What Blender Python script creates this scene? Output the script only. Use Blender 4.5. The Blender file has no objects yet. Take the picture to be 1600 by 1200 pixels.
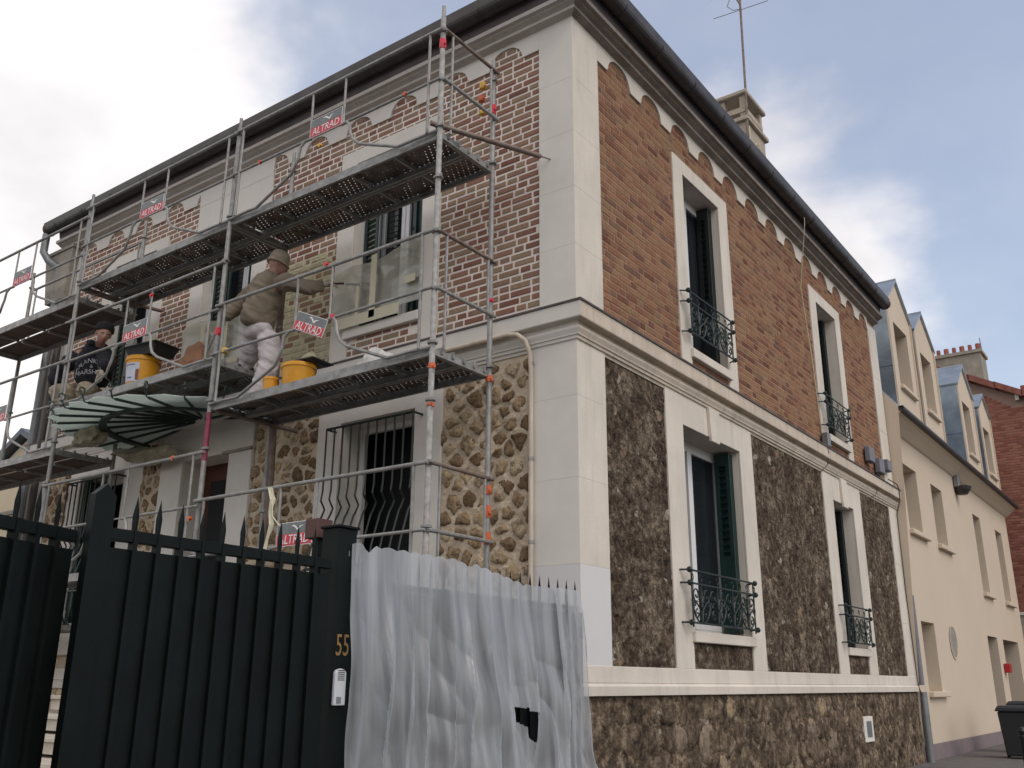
import bpy, bmesh, math, random
from math import sin, cos, pi, sqrt, atan2, radians
from mathutils import Vector, Matrix, noise
random.seed(7)
D = bpy.data
scene = bpy.context.scene
COL = scene.collection

# ------------------------------------------------------------------ camera, sky, sun, exposure
CAM = Vector((3.980530682301841, -6.356522279301288, 1.5))
CR = Vector((0.8079863912631777, 0.5891661963939117, 0.006417519788648898))
CU = Vector((0.1745952972705163, -0.2498154437200933, 0.9524225565629748))
CW = Vector((-0.5627383705635569, 0.7684239956597293, 0.30471312605434203))
cd = D.cameras.new('camera'); cam = D.objects.new('camera', cd); COL.objects.link(cam)
cam.matrix_world = Matrix(((CR.x, CU.x, -CW.x, CAM.x), (CR.y, CU.y, -CW.y, CAM.y), (CR.z, CU.z, -CW.z, CAM.z), (0, 0, 0, 1)))
cd.sensor_width = 36; cd.lens = 32.8; cd.clip_end = 1000; cd.clip_start = 0.05
scene.camera = cam
SUN_EL, SUN_AZ = 48, -16      # azimuth measured from +X, counter-clockwise: a veiled sun over the street, right of the camera
w = D.worlds.new('World'); scene.world = w; w.use_nodes = True
nt = w.node_tree; nt.nodes.clear()
def wn(t, **k):
    n = nt.nodes.new(t)
    for a, b in k.items(): setattr(n, a, b)
    return n
out = wn('ShaderNodeOutputWorld'); mixs = wn('ShaderNodeMixShader')
bg1 = wn('ShaderNodeBackground'); bg2 = wn('ShaderNodeBackground')
sky = wn('ShaderNodeTexSky', sky_type='NISHITA', sun_disc=False)
sky.sun_elevation = radians(SUN_EL); sky.sun_rotation = radians(90 - SUN_AZ)
sky.air_density = 1.1; sky.dust_density = 3.0; sky.ozone_density = 1.5
bg1.inputs[1].default_value = 0.15
tc = wn('ShaderNodeTexCoord'); sep = wn('ShaderNodeSeparateXYZ')
nt.links.new(tc.outputs['Generated'], sep.inputs[0])
def wm(op, a, b=None, c=None):
    n = wn('ShaderNodeMath', operation=op)
    for i, v in enumerate((a, b, c)):
        if v is None: continue
        if isinstance(v, (int, float)): n.inputs[i].default_value = v
        else: nt.links.new(v, n.inputs[i])
    return n.outputs[0]
zz = wm('ADD', wm('MAXIMUM', sep.outputs[2], 0.0), 0.35)
comb = wn('ShaderNodeCombineXYZ')
nt.links.new(wm('DIVIDE', sep.outputs[0], zz), comb.inputs[0]); nt.links.new(wm('DIVIDE', sep.outputs[1], zz), comb.inputs[1])
comb.inputs[2].default_value = 10.2
nz = wn('ShaderNodeTexNoise'); nz.inputs['Scale'].default_value = 1.9; nz.inputs['Detail'].default_value = 6; nz.inputs['Roughness'].default_value = 0.52
nt.links.new(comb.outputs[0], nz.inputs['Vector'])
nz2 = wn('ShaderNodeTexNoise'); nz2.inputs['Scale'].default_value = 3.2; nz2.inputs['Detail'].default_value = 5
nt.links.new(comb.outputs[0], nz2.inputs['Vector'])
# the cloud deck thickens towards the camera's left
sx, sy = cos(radians(SUN_AZ)), sin(radians(SUN_AZ))
toward = wm('ADD', wm('MULTIPLY', sep.outputs[0], -0.95), wm('MULTIPLY', sep.outputs[1], -0.30))
bias = wm('MULTIPLY', toward, 0.26)
val = wm('ADD', nz.outputs[0], bias)
mr = wn('ShaderNodeMapRange', interpolation_type='SMOOTHSTEP')
mr.inputs[1].default_value = 0.44; mr.inputs[2].default_value = 0.61; mr.inputs[3].default_value = 0.28; mr.inputs[4].default_value = 1.0
nt.links.new(val, mr.inputs[0])
nt.links.new(mr.outputs[0], mixs.inputs[0])
cr = wn('ShaderNodeValToRGB'); cr.color_ramp.elements[0].position = 0.36; cr.color_ramp.elements[0].color = (0.70, 0.68, 0.71, 1)
cr.color_ramp.elements[1].position = 0.66; cr.color_ramp.elements[1].color = (0.98, 0.95, 0.95, 1)
nt.links.new(wm('ADD', nz2.outputs[0], wm('MULTIPLY', toward, 0.16)), cr.inputs[0])
nt.links.new(cr.outputs[0], bg2.inputs[0]); bg2.inputs[1].default_value = 0.86
nt.links.new(sky.outputs[0], bg1.inputs[0]); nt.links.new(bg1.outputs[0], mixs.inputs[1]); nt.links.new(bg2.outputs[0], mixs.inputs[2])
nt.links.new(mixs.outputs[0], out.inputs[0])
sl = D.lights.new('sun', 'SUN'); sl.energy = 0.32; sl.angle = radians(28); sl.color = (1, 0.95, 0.87)
so = D.objects.new('sun', sl); COL.objects.link(so)
sd = Vector((cos(radians(SUN_EL)) * sx, cos(radians(SUN_EL)) * sy, sin(radians(SUN_EL))))
so.rotation_euler = sd.to_track_quat('Z', 'Y').to_euler(); so.location = (0, 0, 30)
scene.view_settings.view_transform = 'Standard'; scene.view_settings.look = 'None'
scene.view_settings.exposure = 0.38; scene.view_settings.gamma = 1; scene.view_settings.use_curve_mapping = False

# ------------------------------------------------------------------ materials
def mat(name, col=(0.5, 0.5, 0.5), rough=0.8, metal=0.0, bump=0.0, bscale=40, var=0.0, vscale=3, col2=None, spec=None, trans=None, stains=0.0):
    m = D.materials.new(name); m.use_nodes = True; t = m.node_tree; b = t.nodes['Principled BSDF']
    b.inputs['Roughness'].default_value = rough; b.inputs['Metallic'].default_value = metal
    if spec is not None: b.inputs['Specular IOR Level'].default_value = spec
    g = t.nodes.new('ShaderNodeNewGeometry')
    c1 = (*col, 1); c2 = (*(col2 or tuple(x * (1 - var) for x in col)), 1)
    b.inputs['Base Color'].default_value = c1
    if var or col2:
        n = t.nodes.new('ShaderNodeTexNoise'); n.inputs['Scale'].default_value = vscale; n.inputs['Detail'].default_value = 7; n.inputs['Roughness'].default_value = 0.62
        t.links.new(g.outputs['Position'], n.inputs['Vector'])
        r = t.nodes.new('ShaderNodeValToRGB'); r.color_ramp.elements[0].position = 0.36; r.color_ramp.elements[1].position = 0.64
        r.color_ramp.elements[0].color = c2; r.color_ramp.elements[1].color = c1
        t.links.new(n.outputs[0], r.inputs[0]); last = r.outputs[0]
        if stains:
            mp = t.nodes.new('ShaderNodeMapping'); mp.inputs['Scale'].default_value = (5, 5, 0.7)
            t.links.new(g.outputs['Position'], mp.inputs[0])
            n2 = t.nodes.new('ShaderNodeTexNoise'); n2.inputs['Scale'].default_value = 1.6; n2.inputs['Detail'].default_value = 8; n2.inputs['Roughness'].default_value = 0.7
            t.links.new(mp.outputs[0], n2.inputs['Vector'])
            r2 = t.nodes.new('ShaderNodeValToRGB'); r2.color_ramp.elements[0].position = 0.5; r2.color_ramp.elements[1].position = 0.72
            r2.color_ramp.elements[0].color = (0, 0, 0, 1); r2.color_ramp.elements[1].color = (stains,) * 3 + (1,)
            t.links.new(n2.outputs[0], r2.inputs[0])
            mx = t.nodes.new('ShaderNodeMixRGB'); mx.inputs[2].default_value = (*(x * 0.45 for x in col), 1)
            t.links.new(r2.outputs[0], mx.inputs[0]); t.links.new(last, mx.inputs[1]); last = mx.outputs[0]
        t.links.new(last, b.inputs['Base Color'])
    if bump:
        n = t.nodes.new('ShaderNodeTexNoise'); n.inputs['Scale'].default_value = bscale; n.inputs['Detail'].default_value = 6; n.inputs['Roughness'].default_value = 0.65
        t.links.new(g.outputs['Position'], n.inputs['Vector'])
        bu = t.nodes.new('ShaderNodeBump'); bu.inputs['Strength'].default_value = bump; bu.inputs['Distance'].default_value = 0.02
        t.links.new(n.outputs[0], bu.inputs['Height']); t.links.new(bu.outputs[0], b.inputs['Normal'])
    return m

def piece_mat(name, stops, rough=0.9, bump=0.5, bscale=60, speck=None, speckpos=0.62, fine=0.35, fscale=45, blot=0.3, bscale2=2.2):
    """colour of single pieces: one random value per piece picks a tone from STOPS, noise adds grain and blotches"""
    m = D.materials.new(name); m.use_nodes = True; t = m.node_tree; b = t.nodes['Principled BSDF']
    b.inputs['Roughness'].default_value = rough; b.inputs['Specular IOR Level'].default_value = 0.25
    L = t.links.new
    oi = t.nodes.new('ShaderNodeObjectInfo'); at = t.nodes.new('ShaderNodeAttribute'); at.attribute_name = 'rnd'
    ad = t.nodes.new('ShaderNodeMath'); ad.operation = 'ADD'; L(oi.outputs['Random'], ad.inputs[0]); L(at.outputs['Fac'], ad.inputs[1])
    g = t.nodes.new('ShaderNodeNewGeometry')
    nb = t.nodes.new('ShaderNodeTexNoise'); nb.inputs['Scale'].default_value = bscale2; nb.inputs['Detail'].default_value = 3
    L(g.outputs['Position'], nb.inputs['Vector'])
    fr = t.nodes.new('ShaderNodeMath'); fr.operation = 'FRACT'; L(ad.outputs[0], fr.inputs[0])
    ml = t.nodes.new('ShaderNodeMath'); ml.operation = 'MULTIPLY_ADD'; L(nb.outputs[0], ml.inputs[0]); ml.inputs[1].default_value = blot * 2; ml.inputs[2].default_value = -blot
    a2 = t.nodes.new('ShaderNodeMath'); a2.operation = 'ADD'; a2.use_clamp = True; L(fr.outputs[0], a2.inputs[0]); L(ml.outputs[0], a2.inputs[1])
    r = t.nodes.new('ShaderNodeValToRGB'); e = r.color_ramp.elements
    while len(e) < len(stops): e.new(0.5)
    for i, (p, c) in enumerate(stops): e[i].position = p; e[i].color = (*c, 1)
    L(a2.outputs[0], r.inputs[0])
    n = t.nodes.new('ShaderNodeTexNoise'); n.inputs['Scale'].default_value = fscale; n.inputs['Detail'].default_value = 6; n.inputs['Roughness'].default_value = 0.7
    L(g.outputs['Position'], n.inputs['Vector'])
    mr = t.nodes.new('ShaderNodeMapRange'); mr.inputs[1].default_value = 0.3; mr.inputs[2].default_value = 0.7; mr.inputs[3].default_value = 1 - fine; mr.inputs[4].default_value = 1 + fine
    L(n.outputs[0], mr.inputs[0])
    mx = t.nodes.new('ShaderNodeVectorMath'); mx.operation = 'SCALE'; L(r.outputs[0], mx.inputs[0]); L(mr.outputs[0], mx.inputs['Scale'])
    last = mx.outputs[0]
    if speck:
        n3 = t.nodes.new('ShaderNodeTexNoise'); n3.inputs['Scale'].default_value = speck[3]; n3.inputs['Detail'].default_value = 5; n3.inputs['Roughness'].default_value = 0.75
        L(g.outputs['Position'], n3.inputs['Vector'])
        r3 = t.nodes.new('ShaderNodeValToRGB'); r3.color_ramp.elements[0].position = speckpos; r3.color_ramp.elements[1].position = speckpos + 0.05
        L(n3.outputs[0], r3.inputs[0])
        m3 = t.nodes.new('ShaderNodeMixRGB'); m3.inputs[2].default_value = (*speck[:3], 1)
        L(r3.outputs[0], m3.inputs[0]); L(last, m3.inputs[1]); last = m3.outputs[0]
    L(last, b.inputs['Base Color'])
    bu = t.nodes.new('ShaderNodeBump'); bu.inputs['Strength'].default_value = bump; bu.inputs['Distance'].default_value = 0.02
    n4 = t.nodes.new('ShaderNodeTexNoise'); n4.inputs['Scale'].default_value = bscale; n4.inputs['Detail'].default_value = 5; n4.inputs['Roughness'].default_value = 0.7
    L(g.outputs['Position'], n4.inputs['Vector']); L(n4.outputs[0], bu.inputs['Height']); L(bu.outputs[0], b.inputs['Normal'])
    return m

M = {}
M['plaster'] = mat('fresh_plaster', (0.71, 0.67, 0.60), 0.9, var=0.10, vscale=1.6, bump=0.12, bscale=90)
M['fresh_paint'] = mat('fresh_white_paint', (0.64, 0.62, 0.60), 0.8, var=0.04, vscale=1.5, bump=0.1, bscale=90)
M['plaster_side'] = mat('light_warmed_plaster', (0.70, 0.635, 0.54), 0.9, var=0.14, vscale=1.1, bump=0.2, bscale=60, stains=0.32)  # warmth of the street-side light put into the base colour, under real stains
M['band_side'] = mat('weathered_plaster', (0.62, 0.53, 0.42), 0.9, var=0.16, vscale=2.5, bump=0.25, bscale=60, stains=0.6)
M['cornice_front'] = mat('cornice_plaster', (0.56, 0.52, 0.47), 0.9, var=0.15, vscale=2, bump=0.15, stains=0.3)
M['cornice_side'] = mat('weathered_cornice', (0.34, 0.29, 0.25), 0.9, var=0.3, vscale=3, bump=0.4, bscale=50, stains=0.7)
M['soffit'] = mat('dark_soffit_board', (0.15, 0.125, 0.12), 0.8, var=0.3, vscale=4)
M['mortar_front'] = mat('pink_mortar', (0.84, 0.75, 0.67), 0.95, var=0.12, vscale=3, bump=0.3, bscale=120)
M['mortar_side'] = mat('tan_mortar', (0.43, 0.295, 0.19), 0.95, var=0.2, vscale=3, bump=0.3, bscale=120)
M['mortar_yellow'] = mat('fresh_yellow_mortar', (0.64, 0.58, 0.40), 0.95, var=0.15, vscale=9, bump=0.5, bscale=50)
M['mortar_stone'] = mat('beige_rubble_mortar', (0.62, 0.51, 0.37), 0.95, var=0.22, vscale=5, bump=0.5, bscale=45)
M['mortar_dark'] = mat('dark_rubble_mortar', (0.17, 0.135, 0.10), 0.95, var=0.5, vscale=9, bump=1.0, bscale=40)
M['brick_front'] = piece_mat('brick_pink', [(0, (0.20, 0.095, 0.068)), (0.28, (0.29, 0.15, 0.105)), (0.55, (0.31, 0.20, 0.135)), (0.8, (0.29, 0.215, 0.14)), (1, (0.25, 0.14, 0.105))], bscale=90, bump=0.35, blot=0.25, fine=0.2)
M['brick_side'] = piece_mat('brick_orange', [(0, (0.14, 0.055, 0.033)), (0.3, (0.25, 0.115, 0.066)), (0.6, (0.29, 0.155, 0.085)), (0.85, (0.25, 0.15, 0.08)), (1, (0.16, 0.075, 0.055))], bscale=80, bump=0.5, blot=0.22, fine=0.25, fscale=30)
M['brick_smeared'] = mat('mortar_smeared_brick', (0.60, 0.54, 0.36), 0.95, var=0.25, vscale=14, bump=0.6, bscale=60)
M['stone_front'] = piece_mat('meuliere_light', [(0, (0.19, 0.125, 0.07)), (0.35, (0.31, 0.215, 0.125)), (0.7, (0.42, 0.315, 0.195)), (1, (0.48, 0.385, 0.26))], bscale=34, bump=1.0, speck=(0.10, 0.062, 0.033, 30), speckpos=0.565, fine=0.6, fscale=14, blot=0.3, bscale2=6)
M['stone_side'] = piece_mat('meuliere_dark', [(0, (0.06, 0.042, 0.030)), (0.4, (0.09, 0.065, 0.045)), (0.7, (0.17, 0.12, 0.08)), (0.85, (0.27, 0.21, 0.145)), (1, (0.36, 0.32, 0.26))], bscale=30, bump=1.0, speck=(0.40, 0.36, 0.31, 13), speckpos=0.655, fine=0.6, fscale=22, blot=0.25, bscale2=3)
M['stone_base'] = piece_mat('meuliere_base', [(0, (0.055, 0.042, 0.032)), (0.35, (0.085, 0.062, 0.045)), (0.7, (0.16, 0.115, 0.075)), (0.9, (0.24, 0.19, 0.14)), (1, (0.34, 0.25, 0.15))], bscale=26, bump=1.0, speck=(0.36, 0.30, 0.23, 9), speckpos=0.64, fine=0.55, fscale=20, blot=0.3, bscale2=1.5)
def rubble(name, cols, s1, white, wpos):
    m = D.materials.new(name); m.use_nodes = True; t = m.node_tree; b = t.nodes['Principled BSDF']; L = t.links.new
    b.inputs['Roughness'].default_value = 0.95; b.inputs['Specular IOR Level'].default_value = 0.2
    g = t.nodes.new('ShaderNodeNewGeometry')
    def nz(sc, de=6, ro=0.65):
        n = t.nodes.new('ShaderNodeTexNoise'); n.inputs['Scale'].default_value = sc; n.inputs['Detail'].default_value = de; n.inputs['Roughness'].default_value = ro; L(g.outputs['Position'], n.inputs['Vector']); return n
    n1, n2, n3, n4 = nz(s1, 8, 0.72), nz(s1 * 4.5, 5, 0.7), nz(2.9, 4, 0.6), nz(3.8, 6, 0.6)
    a = t.nodes.new('ShaderNodeMath'); a.operation = 'MULTIPLY_ADD'; L(n2.outputs[0], a.inputs[0]); a.inputs[1].default_value = 0.40; L(n1.outputs[0], a.inputs[2])
    c = t.nodes.new('ShaderNodeMath'); c.operation = 'MULTIPLY_ADD'; L(n3.outputs[0], c.inputs[0]); c.inputs[1].default_value = 0.60; L(a.outputs[0], c.inputs[2])
    r = t.nodes.new('ShaderNodeValToRGB'); e = r.color_ramp.elements
    while len(e) < len(cols): e.new(0.5)
    for i, (p, q) in enumerate(cols): e[i].position = p; e[i].color = (*q, 1)
    mr = t.nodes.new('ShaderNodeMapRange'); mr.inputs[1].default_value = 0.80; mr.inputs[2].default_value = 1.21; L(c.outputs[0], mr.inputs[0]); L(mr.outputs[0], r.inputs[0])
    r2 = t.nodes.new('ShaderNodeValToRGB'); r2.color_ramp.elements[0].position = wpos; r2.color_ramp.elements[1].position = wpos + 0.04; L(n4.outputs[0], r2.inputs[0])
    mx = t.nodes.new('ShaderNodeMixRGB'); mx.inputs[2].default_value = (*white, 1); L(r2.outputs[0], mx.inputs[0]); L(r.outputs[0], mx.inputs[1]); L(mx.outputs[0], b.inputs['Base Color'])
    bu = t.nodes.new('ShaderNodeBump'); bu.inputs['Strength'].default_value = 1.0; bu.inputs['Distance'].default_value = 0.03; L(a.outputs[0], bu.inputs['Height']); L(bu.outputs[0], b.inputs['Normal'])
    return m
M['rubble_dark'] = rubble('dark_meuliere_rubble', [(0, (0.025, 0.017, 0.012)), (0.3, (0.065, 0.045, 0.03)), (0.55, (0.12, 0.088, 0.06)), (0.8, (0.22, 0.175, 0.125)), (0.93, (0.31, 0.255, 0.19)), (1, (0.30, 0.14, 0.06))], 13, (0.38, 0.34, 0.28), 0.64)
M['rubble_base'] = rubble('brown_meuliere_rubble', [(0, (0.03, 0.021, 0.015)), (0.3, (0.075, 0.054, 0.037)), (0.55, (0.14, 0.102, 0.068)), (0.8, (0.25, 0.195, 0.135)), (0.93, (0.36, 0.295, 0.215)), (1, (0.33, 0.16, 0.06))], 10, (0.36, 0.31, 0.24), 0.64)
M['galv'] = mat('galvanised_steel', (0.33, 0.33, 0.315), 0.55, 0.35, var=0.35, vscale=14, bump=0.1, col2=(0.22, 0.215, 0.20))
M['galv_white'] = mat('mortar_splashed_steel', (0.46, 0.45, 0.42), 0.7, 0.1, vscale=18, col2=(0.27, 0.265, 0.25))
M['rust_tube'] = mat('rusty_tube', (0.25, 0.20, 0.17), 0.7, 0.3, vscale=10, col2=(0.16, 0.11, 0.09))
M['red_paint'] = mat('red_tube_paint', (0.26, 0.03, 0.07), 0.5, var=0.4, vscale=20)
M['orange'] = mat('orange_tape', (0.55, 0.11, 0.035), 0.5)
M['yellow_tape'] = mat('yellow_tape', (0.62, 0.36, 0.05), 0.5)
M['sign_red'] = mat('sign_red', (0.62, 0.03, 0.055), 0.45, var=0.12, vscale=12)
M['sign_grey'] = mat('sign_grey', (0.17, 0.19, 0.19), 0.45, var=0.3, vscale=10)
M['sign_white'] = mat('sign_white', (0.80, 0.78, 0.76), 0.5)
M['green'] = mat('dark_green_shutter_paint', (0.009, 0.036, 0.030), 0.42, var=0.35, vscale=6)
M['green_black'] = mat('blackish_green_shutter', (0.006, 0.011, 0.010), 0.5, var=0.3, vscale=6)  # darker copy of the shutter green, for all street windows but the widest
M['iron'] = mat('green_black_ironwork', (0.009, 0.022, 0.019), 0.45, var=0.3, vscale=30)
M['gate'] = mat('gate_dark_green_paint', (0.0055, 0.0085, 0.0078), 0.55, var=0.35, vscale=5, bump=0.05, spec=0.16, stains=0.3)
M['canopy_iron'] = mat('canopy_green_iron', (0.022, 0.045, 0.038), 0.5, var=0.3, vscale=20)
M['pvc'] = mat('white_window_frame', (0.70, 0.69, 0.67), 0.4)
M['dark'] = mat('dark_interior', (0.015, 0.015, 0.017), 0.9)
M['curtain'] = mat('grey_net_curtain', (0.20, 0.20, 0.21), 0.9, var=0.3, vscale=8)
M['zinc'] = mat('zinc_sheet', (0.36, 0.41, 0.45), 0.30, 0.75, var=0.3, vscale=2.2, bump=0.05, bscale=8)
M['zinc_dark'] = mat('aged_zinc_gutter', (0.085, 0.075, 0.072), 0.5, 0.5, var=0.35, vscale=5)
M['zinc_pipe'] = mat('zinc_pipe', (0.25, 0.26, 0.26), 0.5, 0.5, var=0.25, vscale=6)
M['copper'] = mat('brown_gutter_end', (0.11, 0.045, 0.035), 0.55, var=0.3, vscale=12)
M['flash'] = mat('lead_flashing', (0.12, 0.10, 0.095), 0.6, 0.2, var=0.3, vscale=10)
M['cream'] = mat('cream_render', (0.61, 0.505, 0.385), 0.92, var=0.05, vscale=0.7, bump=0.15, bscale=110)
M['plinth'] = mat('mauve_plinth_paint', (0.22, 0.175, 0.18), 0.85, var=0.15, vscale=4)
M['cement'] = mat('cement_render', (0.35, 0.32, 0.26), 0.95, var=0.3, vscale=4, bump=0.4, bscale=40, stains=0.3)
M['cement_light'] = mat('concrete_chimney', (0.45, 0.38, 0.29), 0.9, var=0.2, vscale=6, bump=0.3)
M['terra'] = mat('terracotta', (0.34, 0.10, 0.07), 0.8, var=0.4, vscale=7)
M['rooftile'] = mat('red_roof_tile', (0.27, 0.095, 0.065), 0.85, var=0.35, vscale=6, bump=0.3)
M['brick_far'] = piece_mat('far_brick', [(0, (0.22, 0.075, 0.05)), (0.5, (0.30, 0.11, 0.075)), (1, (0.36, 0.15, 0.10))], fine=0.15, blot=0.3, bscale2=0.8)
M['mortar_far'] = mat('far_mortar', (0.33, 0.22, 0.17), 0.95, var=0.2, vscale=3)
M['black_plastic'] = mat('black_plastic', (0.018, 0.019, 0.021), 0.5, var=0.2, vscale=5, bump=0.05)
M['bucket'] = mat('yellow_bucket_plastic', (0.78, 0.36, 0.015), 0.45, var=0.15, vscale=7)
M['label_w'] = mat('pale_label', (0.60, 0.62, 0.70), 0.6, var=0.15, vscale=25)
M['label_b'] = mat('label_print', (0.10, 0.12, 0.28), 0.6)
M['label_br'] = mat('label_brown', (0.22, 0.08, 0.05), 0.6)
M['wood_door'] = mat('red_brown_door', (0.10, 0.028, 0.018), 0.5, var=0.4, vscale=6, bump=0.05)
M['ply'] = mat('brown_plywood', (0.13, 0.095, 0.08), 0.8, var=0.35, vscale=5)
M['skin'] = mat('skin', (0.40, 0.22, 0.16), 0.6, var=0.12, vscale=9)
M['sweater'] = mat('black_navy_sweatshirt', (0.016, 0.016, 0.024), 0.95, var=0.4, vscale=10, bump=0.5, bscale=18)
M['jacket'] = mat('dusty_khaki_jacket', (0.25, 0.205, 0.15), 0.95, var=0.3, vscale=5, bump=0.8, bscale=9)
M['trousers_w'] = mat('white_work_trousers', (0.60, 0.55, 0.55), 0.95, var=0.12, vscale=7, bump=0.9, bscale=9)
M['trousers_b'] = mat('plaster_stained_trousers', (0.40, 0.33, 0.23), 0.95, var=0.45, vscale=10, bump=0.6, bscale=12)
M['glove'] = mat('dusty_work_glove', (0.46, 0.41, 0.32), 0.9, var=0.3, vscale=25, bump=0.5)
M['beanie'] = mat('black_knit_beanie', (0.012, 0.012, 0.014), 0.95, bump=0.5, bscale=120)
M['hat'] = mat('beige_cap', (0.42, 0.34, 0.26), 0.95, var=0.3, vscale=20)
M['shoe'] = mat('black_shoe', (0.02, 0.02, 0.02), 0.6)
M['print'] = mat('white_shirt_print', (0.42, 0.42, 0.44), 0.9)
M['bag'] = mat('white_plastic_bag', (0.66, 0.64, 0.60), 0.5, var=0.2, vscale=12)
M['paper'] = mat('brown_paper_sack', (0.36, 0.18, 0.10), 0.8, var=0.4, vscale=7)
M['cloth'] = mat('plaster_caked_dust_sheet', (0.42, 0.39, 0.28), 0.9, var=0.4, vscale=8, bump=0.7, bscale=25)
M['mortar_mix'] = mat('wet_mortar_mix', (0.40, 0.38, 0.24), 0.9, var=0.3, vscale=20, bump=0.8, bscale=30)
M['asphalt'] = mat('asphalt', (0.055, 0.055, 0.058), 0.9, var=0.3, vscale=6, bump=0.4, bscale=80)
M['pavement'] = mat('pavement_asphalt', (0.14, 0.125, 0.115), 0.9, var=0.25, vscale=3, bump=0.3, bscale=60)
M['gold'] = mat('brass_numeral', (0.42, 0.25, 0.10), 0.35, 0.7)
M['grey_box'] = mat('grey_plastic_box', (0.20, 0.20, 0.22), 0.6, var=0.2, vscale=9)
M['intercom'] = mat('white_intercom_plastic', (0.55, 0.56, 0.58), 0.4)
M['brown_box'] = mat('brown_painted_box', (0.085, 0.032, 0.025), 0.6, var=0.3, vscale=12)
M['neigh'] = mat('pale_yellow_render', (0.62, 0.52, 0.36), 0.9, var=0.08)
M['slate'] = mat('grey_slate_roof', (0.13, 0.15, 0.18), 0.6, var=0.3, vscale=5)
M['redbox'] = mat('red_letterbox', (0.40, 0.015, 0.02), 0.4)
M['stone_step'] = mat('pale_step_stone', (0.55, 0.49, 0.41), 0.9, var=0.15, vscale=5, bump=0.2)
M['ribbon'] = mat('cream_masking_tape', (0.62, 0.58, 0.42), 0.7)

def film_mat(name, col, transp, dens=0.0, glossy=0.12, scale=3.0, streak=(1, 2.2, 0.6), amp=0.35):
    m = D.materials.new(name); m.use_nodes = True; t = m.node_tree; t.nodes.clear(); L = t.links.new
    o = t.nodes.new('ShaderNodeOutputMaterial'); tr = t.nodes.new('ShaderNodeBsdfTransparent'); tr.inputs[0].default_value = (0.93, 0.95, 0.96, 1)
    di = t.nodes.new('ShaderNodeBsdfDiffuse'); di.inputs[0].default_value = (*col, 1); tl = t.nodes.new('ShaderNodeBsdfTranslucent'); tl.inputs[0].default_value = (*col, 1)
    gl = t.nodes.new('ShaderNodeBsdfGlossy'); gl.inputs['Roughness'].default_value = 0.28
    m1 = t.nodes.new('ShaderNodeMixShader'); m1.inputs[0].default_value = 0.4; L(di.outputs[0], m1.inputs[1]); L(tl.outputs[0], m1.inputs[2])
    m2 = t.nodes.new('ShaderNodeMixShader'); m2.inputs[0].default_value = glossy; L(m1.outputs[0], m2.inputs[1]); L(gl.outputs[0], m2.inputs[2])
    m3 = t.nodes.new('ShaderNodeMixShader')
    lw = t.nodes.new('ShaderNodeLayerWeight'); lw.inputs[0].default_value = 0.55
    g = t.nodes.new('ShaderNodeNewGeometry'); n = t.nodes.new('ShaderNodeTexNoise'); n.inputs['Scale'].default_value = scale; n.inputs['Detail'].default_value = 5
    mp = t.nodes.new('ShaderNodeMapping'); mp.inputs['Scale'].default_value = streak; L(g.outputs['Position'], mp.inputs[0]); L(mp.outputs[0], n.inputs['Vector'])
    ma = t.nodes.new('ShaderNodeMath'); ma.operation = 'MULTIPLY_ADD'; L(n.outputs[0], ma.inputs[0]); ma.inputs[1].default_value = amp; ma.inputs[2].default_value = 1 - transp - amp / 2
    ad = t.nodes.new('ShaderNodeMath'); ad.operation = 'MULTIPLY_ADD'; ad.use_clamp = True; L(lw.outputs['Facing'], ad.inputs[0]); ad.inputs[1].default_value = 0.5; L(ma.outputs[0], ad.inputs[2])
    L(ad.outputs[0], m3.inputs[0]); L(tr.outputs[0], m3.inputs[1]); L(m2.outputs[0], m3.inputs[2]); L(m3.outputs[0], o.inputs[0])
    bu = t.nodes.new('ShaderNodeBump'); bu.inputs['Strength'].default_value = 0.35; bu.inputs['Distance'].default_value = 0.02
    n2 = t.nodes.new('ShaderNodeTexNoise'); n2.inputs['Scale'].default_value = 9; n2.inputs['Detail'].default_value = 6; L(mp.outputs[0], n2.inputs['Vector'])
    L(n2.outputs[0], bu.inputs['Height'])
    for q in (di, tl, gl): L(bu.outputs[0], q.inputs['Normal'])
    return m
M['film'] = film_mat('polythene_film', (0.56, 0.58, 0.60), 0.50, glossy=0.10, scale=2.4, streak=(1, 4.5, 0.3), amp=1.1)  # vertical opacity streaks paint in fold shading as well as doubled film
M['mask_film'] = film_mat('masking_film', (0.68, 0.66, 0.52), 0.55, glossy=0.2, scale=6)
def glass_mat(name, tint, alpha, rough=0.05):
    m = mat(name, tint, rough); b = m.node_tree.nodes['Principled BSDF']; b.inputs['Alpha'].default_value = alpha; return m
M['glass'] = glass_mat('window_glass', (0.02, 0.024, 0.028), 0.8)
def canopy_glass():
    m = D.materials.new('frosted_canopy_glass'); m.use_nodes = True; t = m.node_tree; t.nodes.clear(); L = t.links.new
    o = t.nodes.new('ShaderNodeOutputMaterial'); a = t.nodes.new('ShaderNodeBsdfTranslucent'); a.inputs[0].default_value = (0.85, 0.92, 0.88, 1)
    b = t.nodes.new('ShaderNodeBsdfPrincipled'); b.inputs['Base Color'].default_value = (0.62, 0.68, 0.64, 1); b.inputs['Roughness'].default_value = 0.3
    x = t.nodes.new('ShaderNodeMixShader'); x.inputs[0].default_value = 0.5; L(a.outputs[0], x.inputs[1]); L(b.outputs[0], x.inputs[2]); L(x.outputs[0], o.inputs[0])
    return m
M['canopy_glass'] = canopy_glass()
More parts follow.
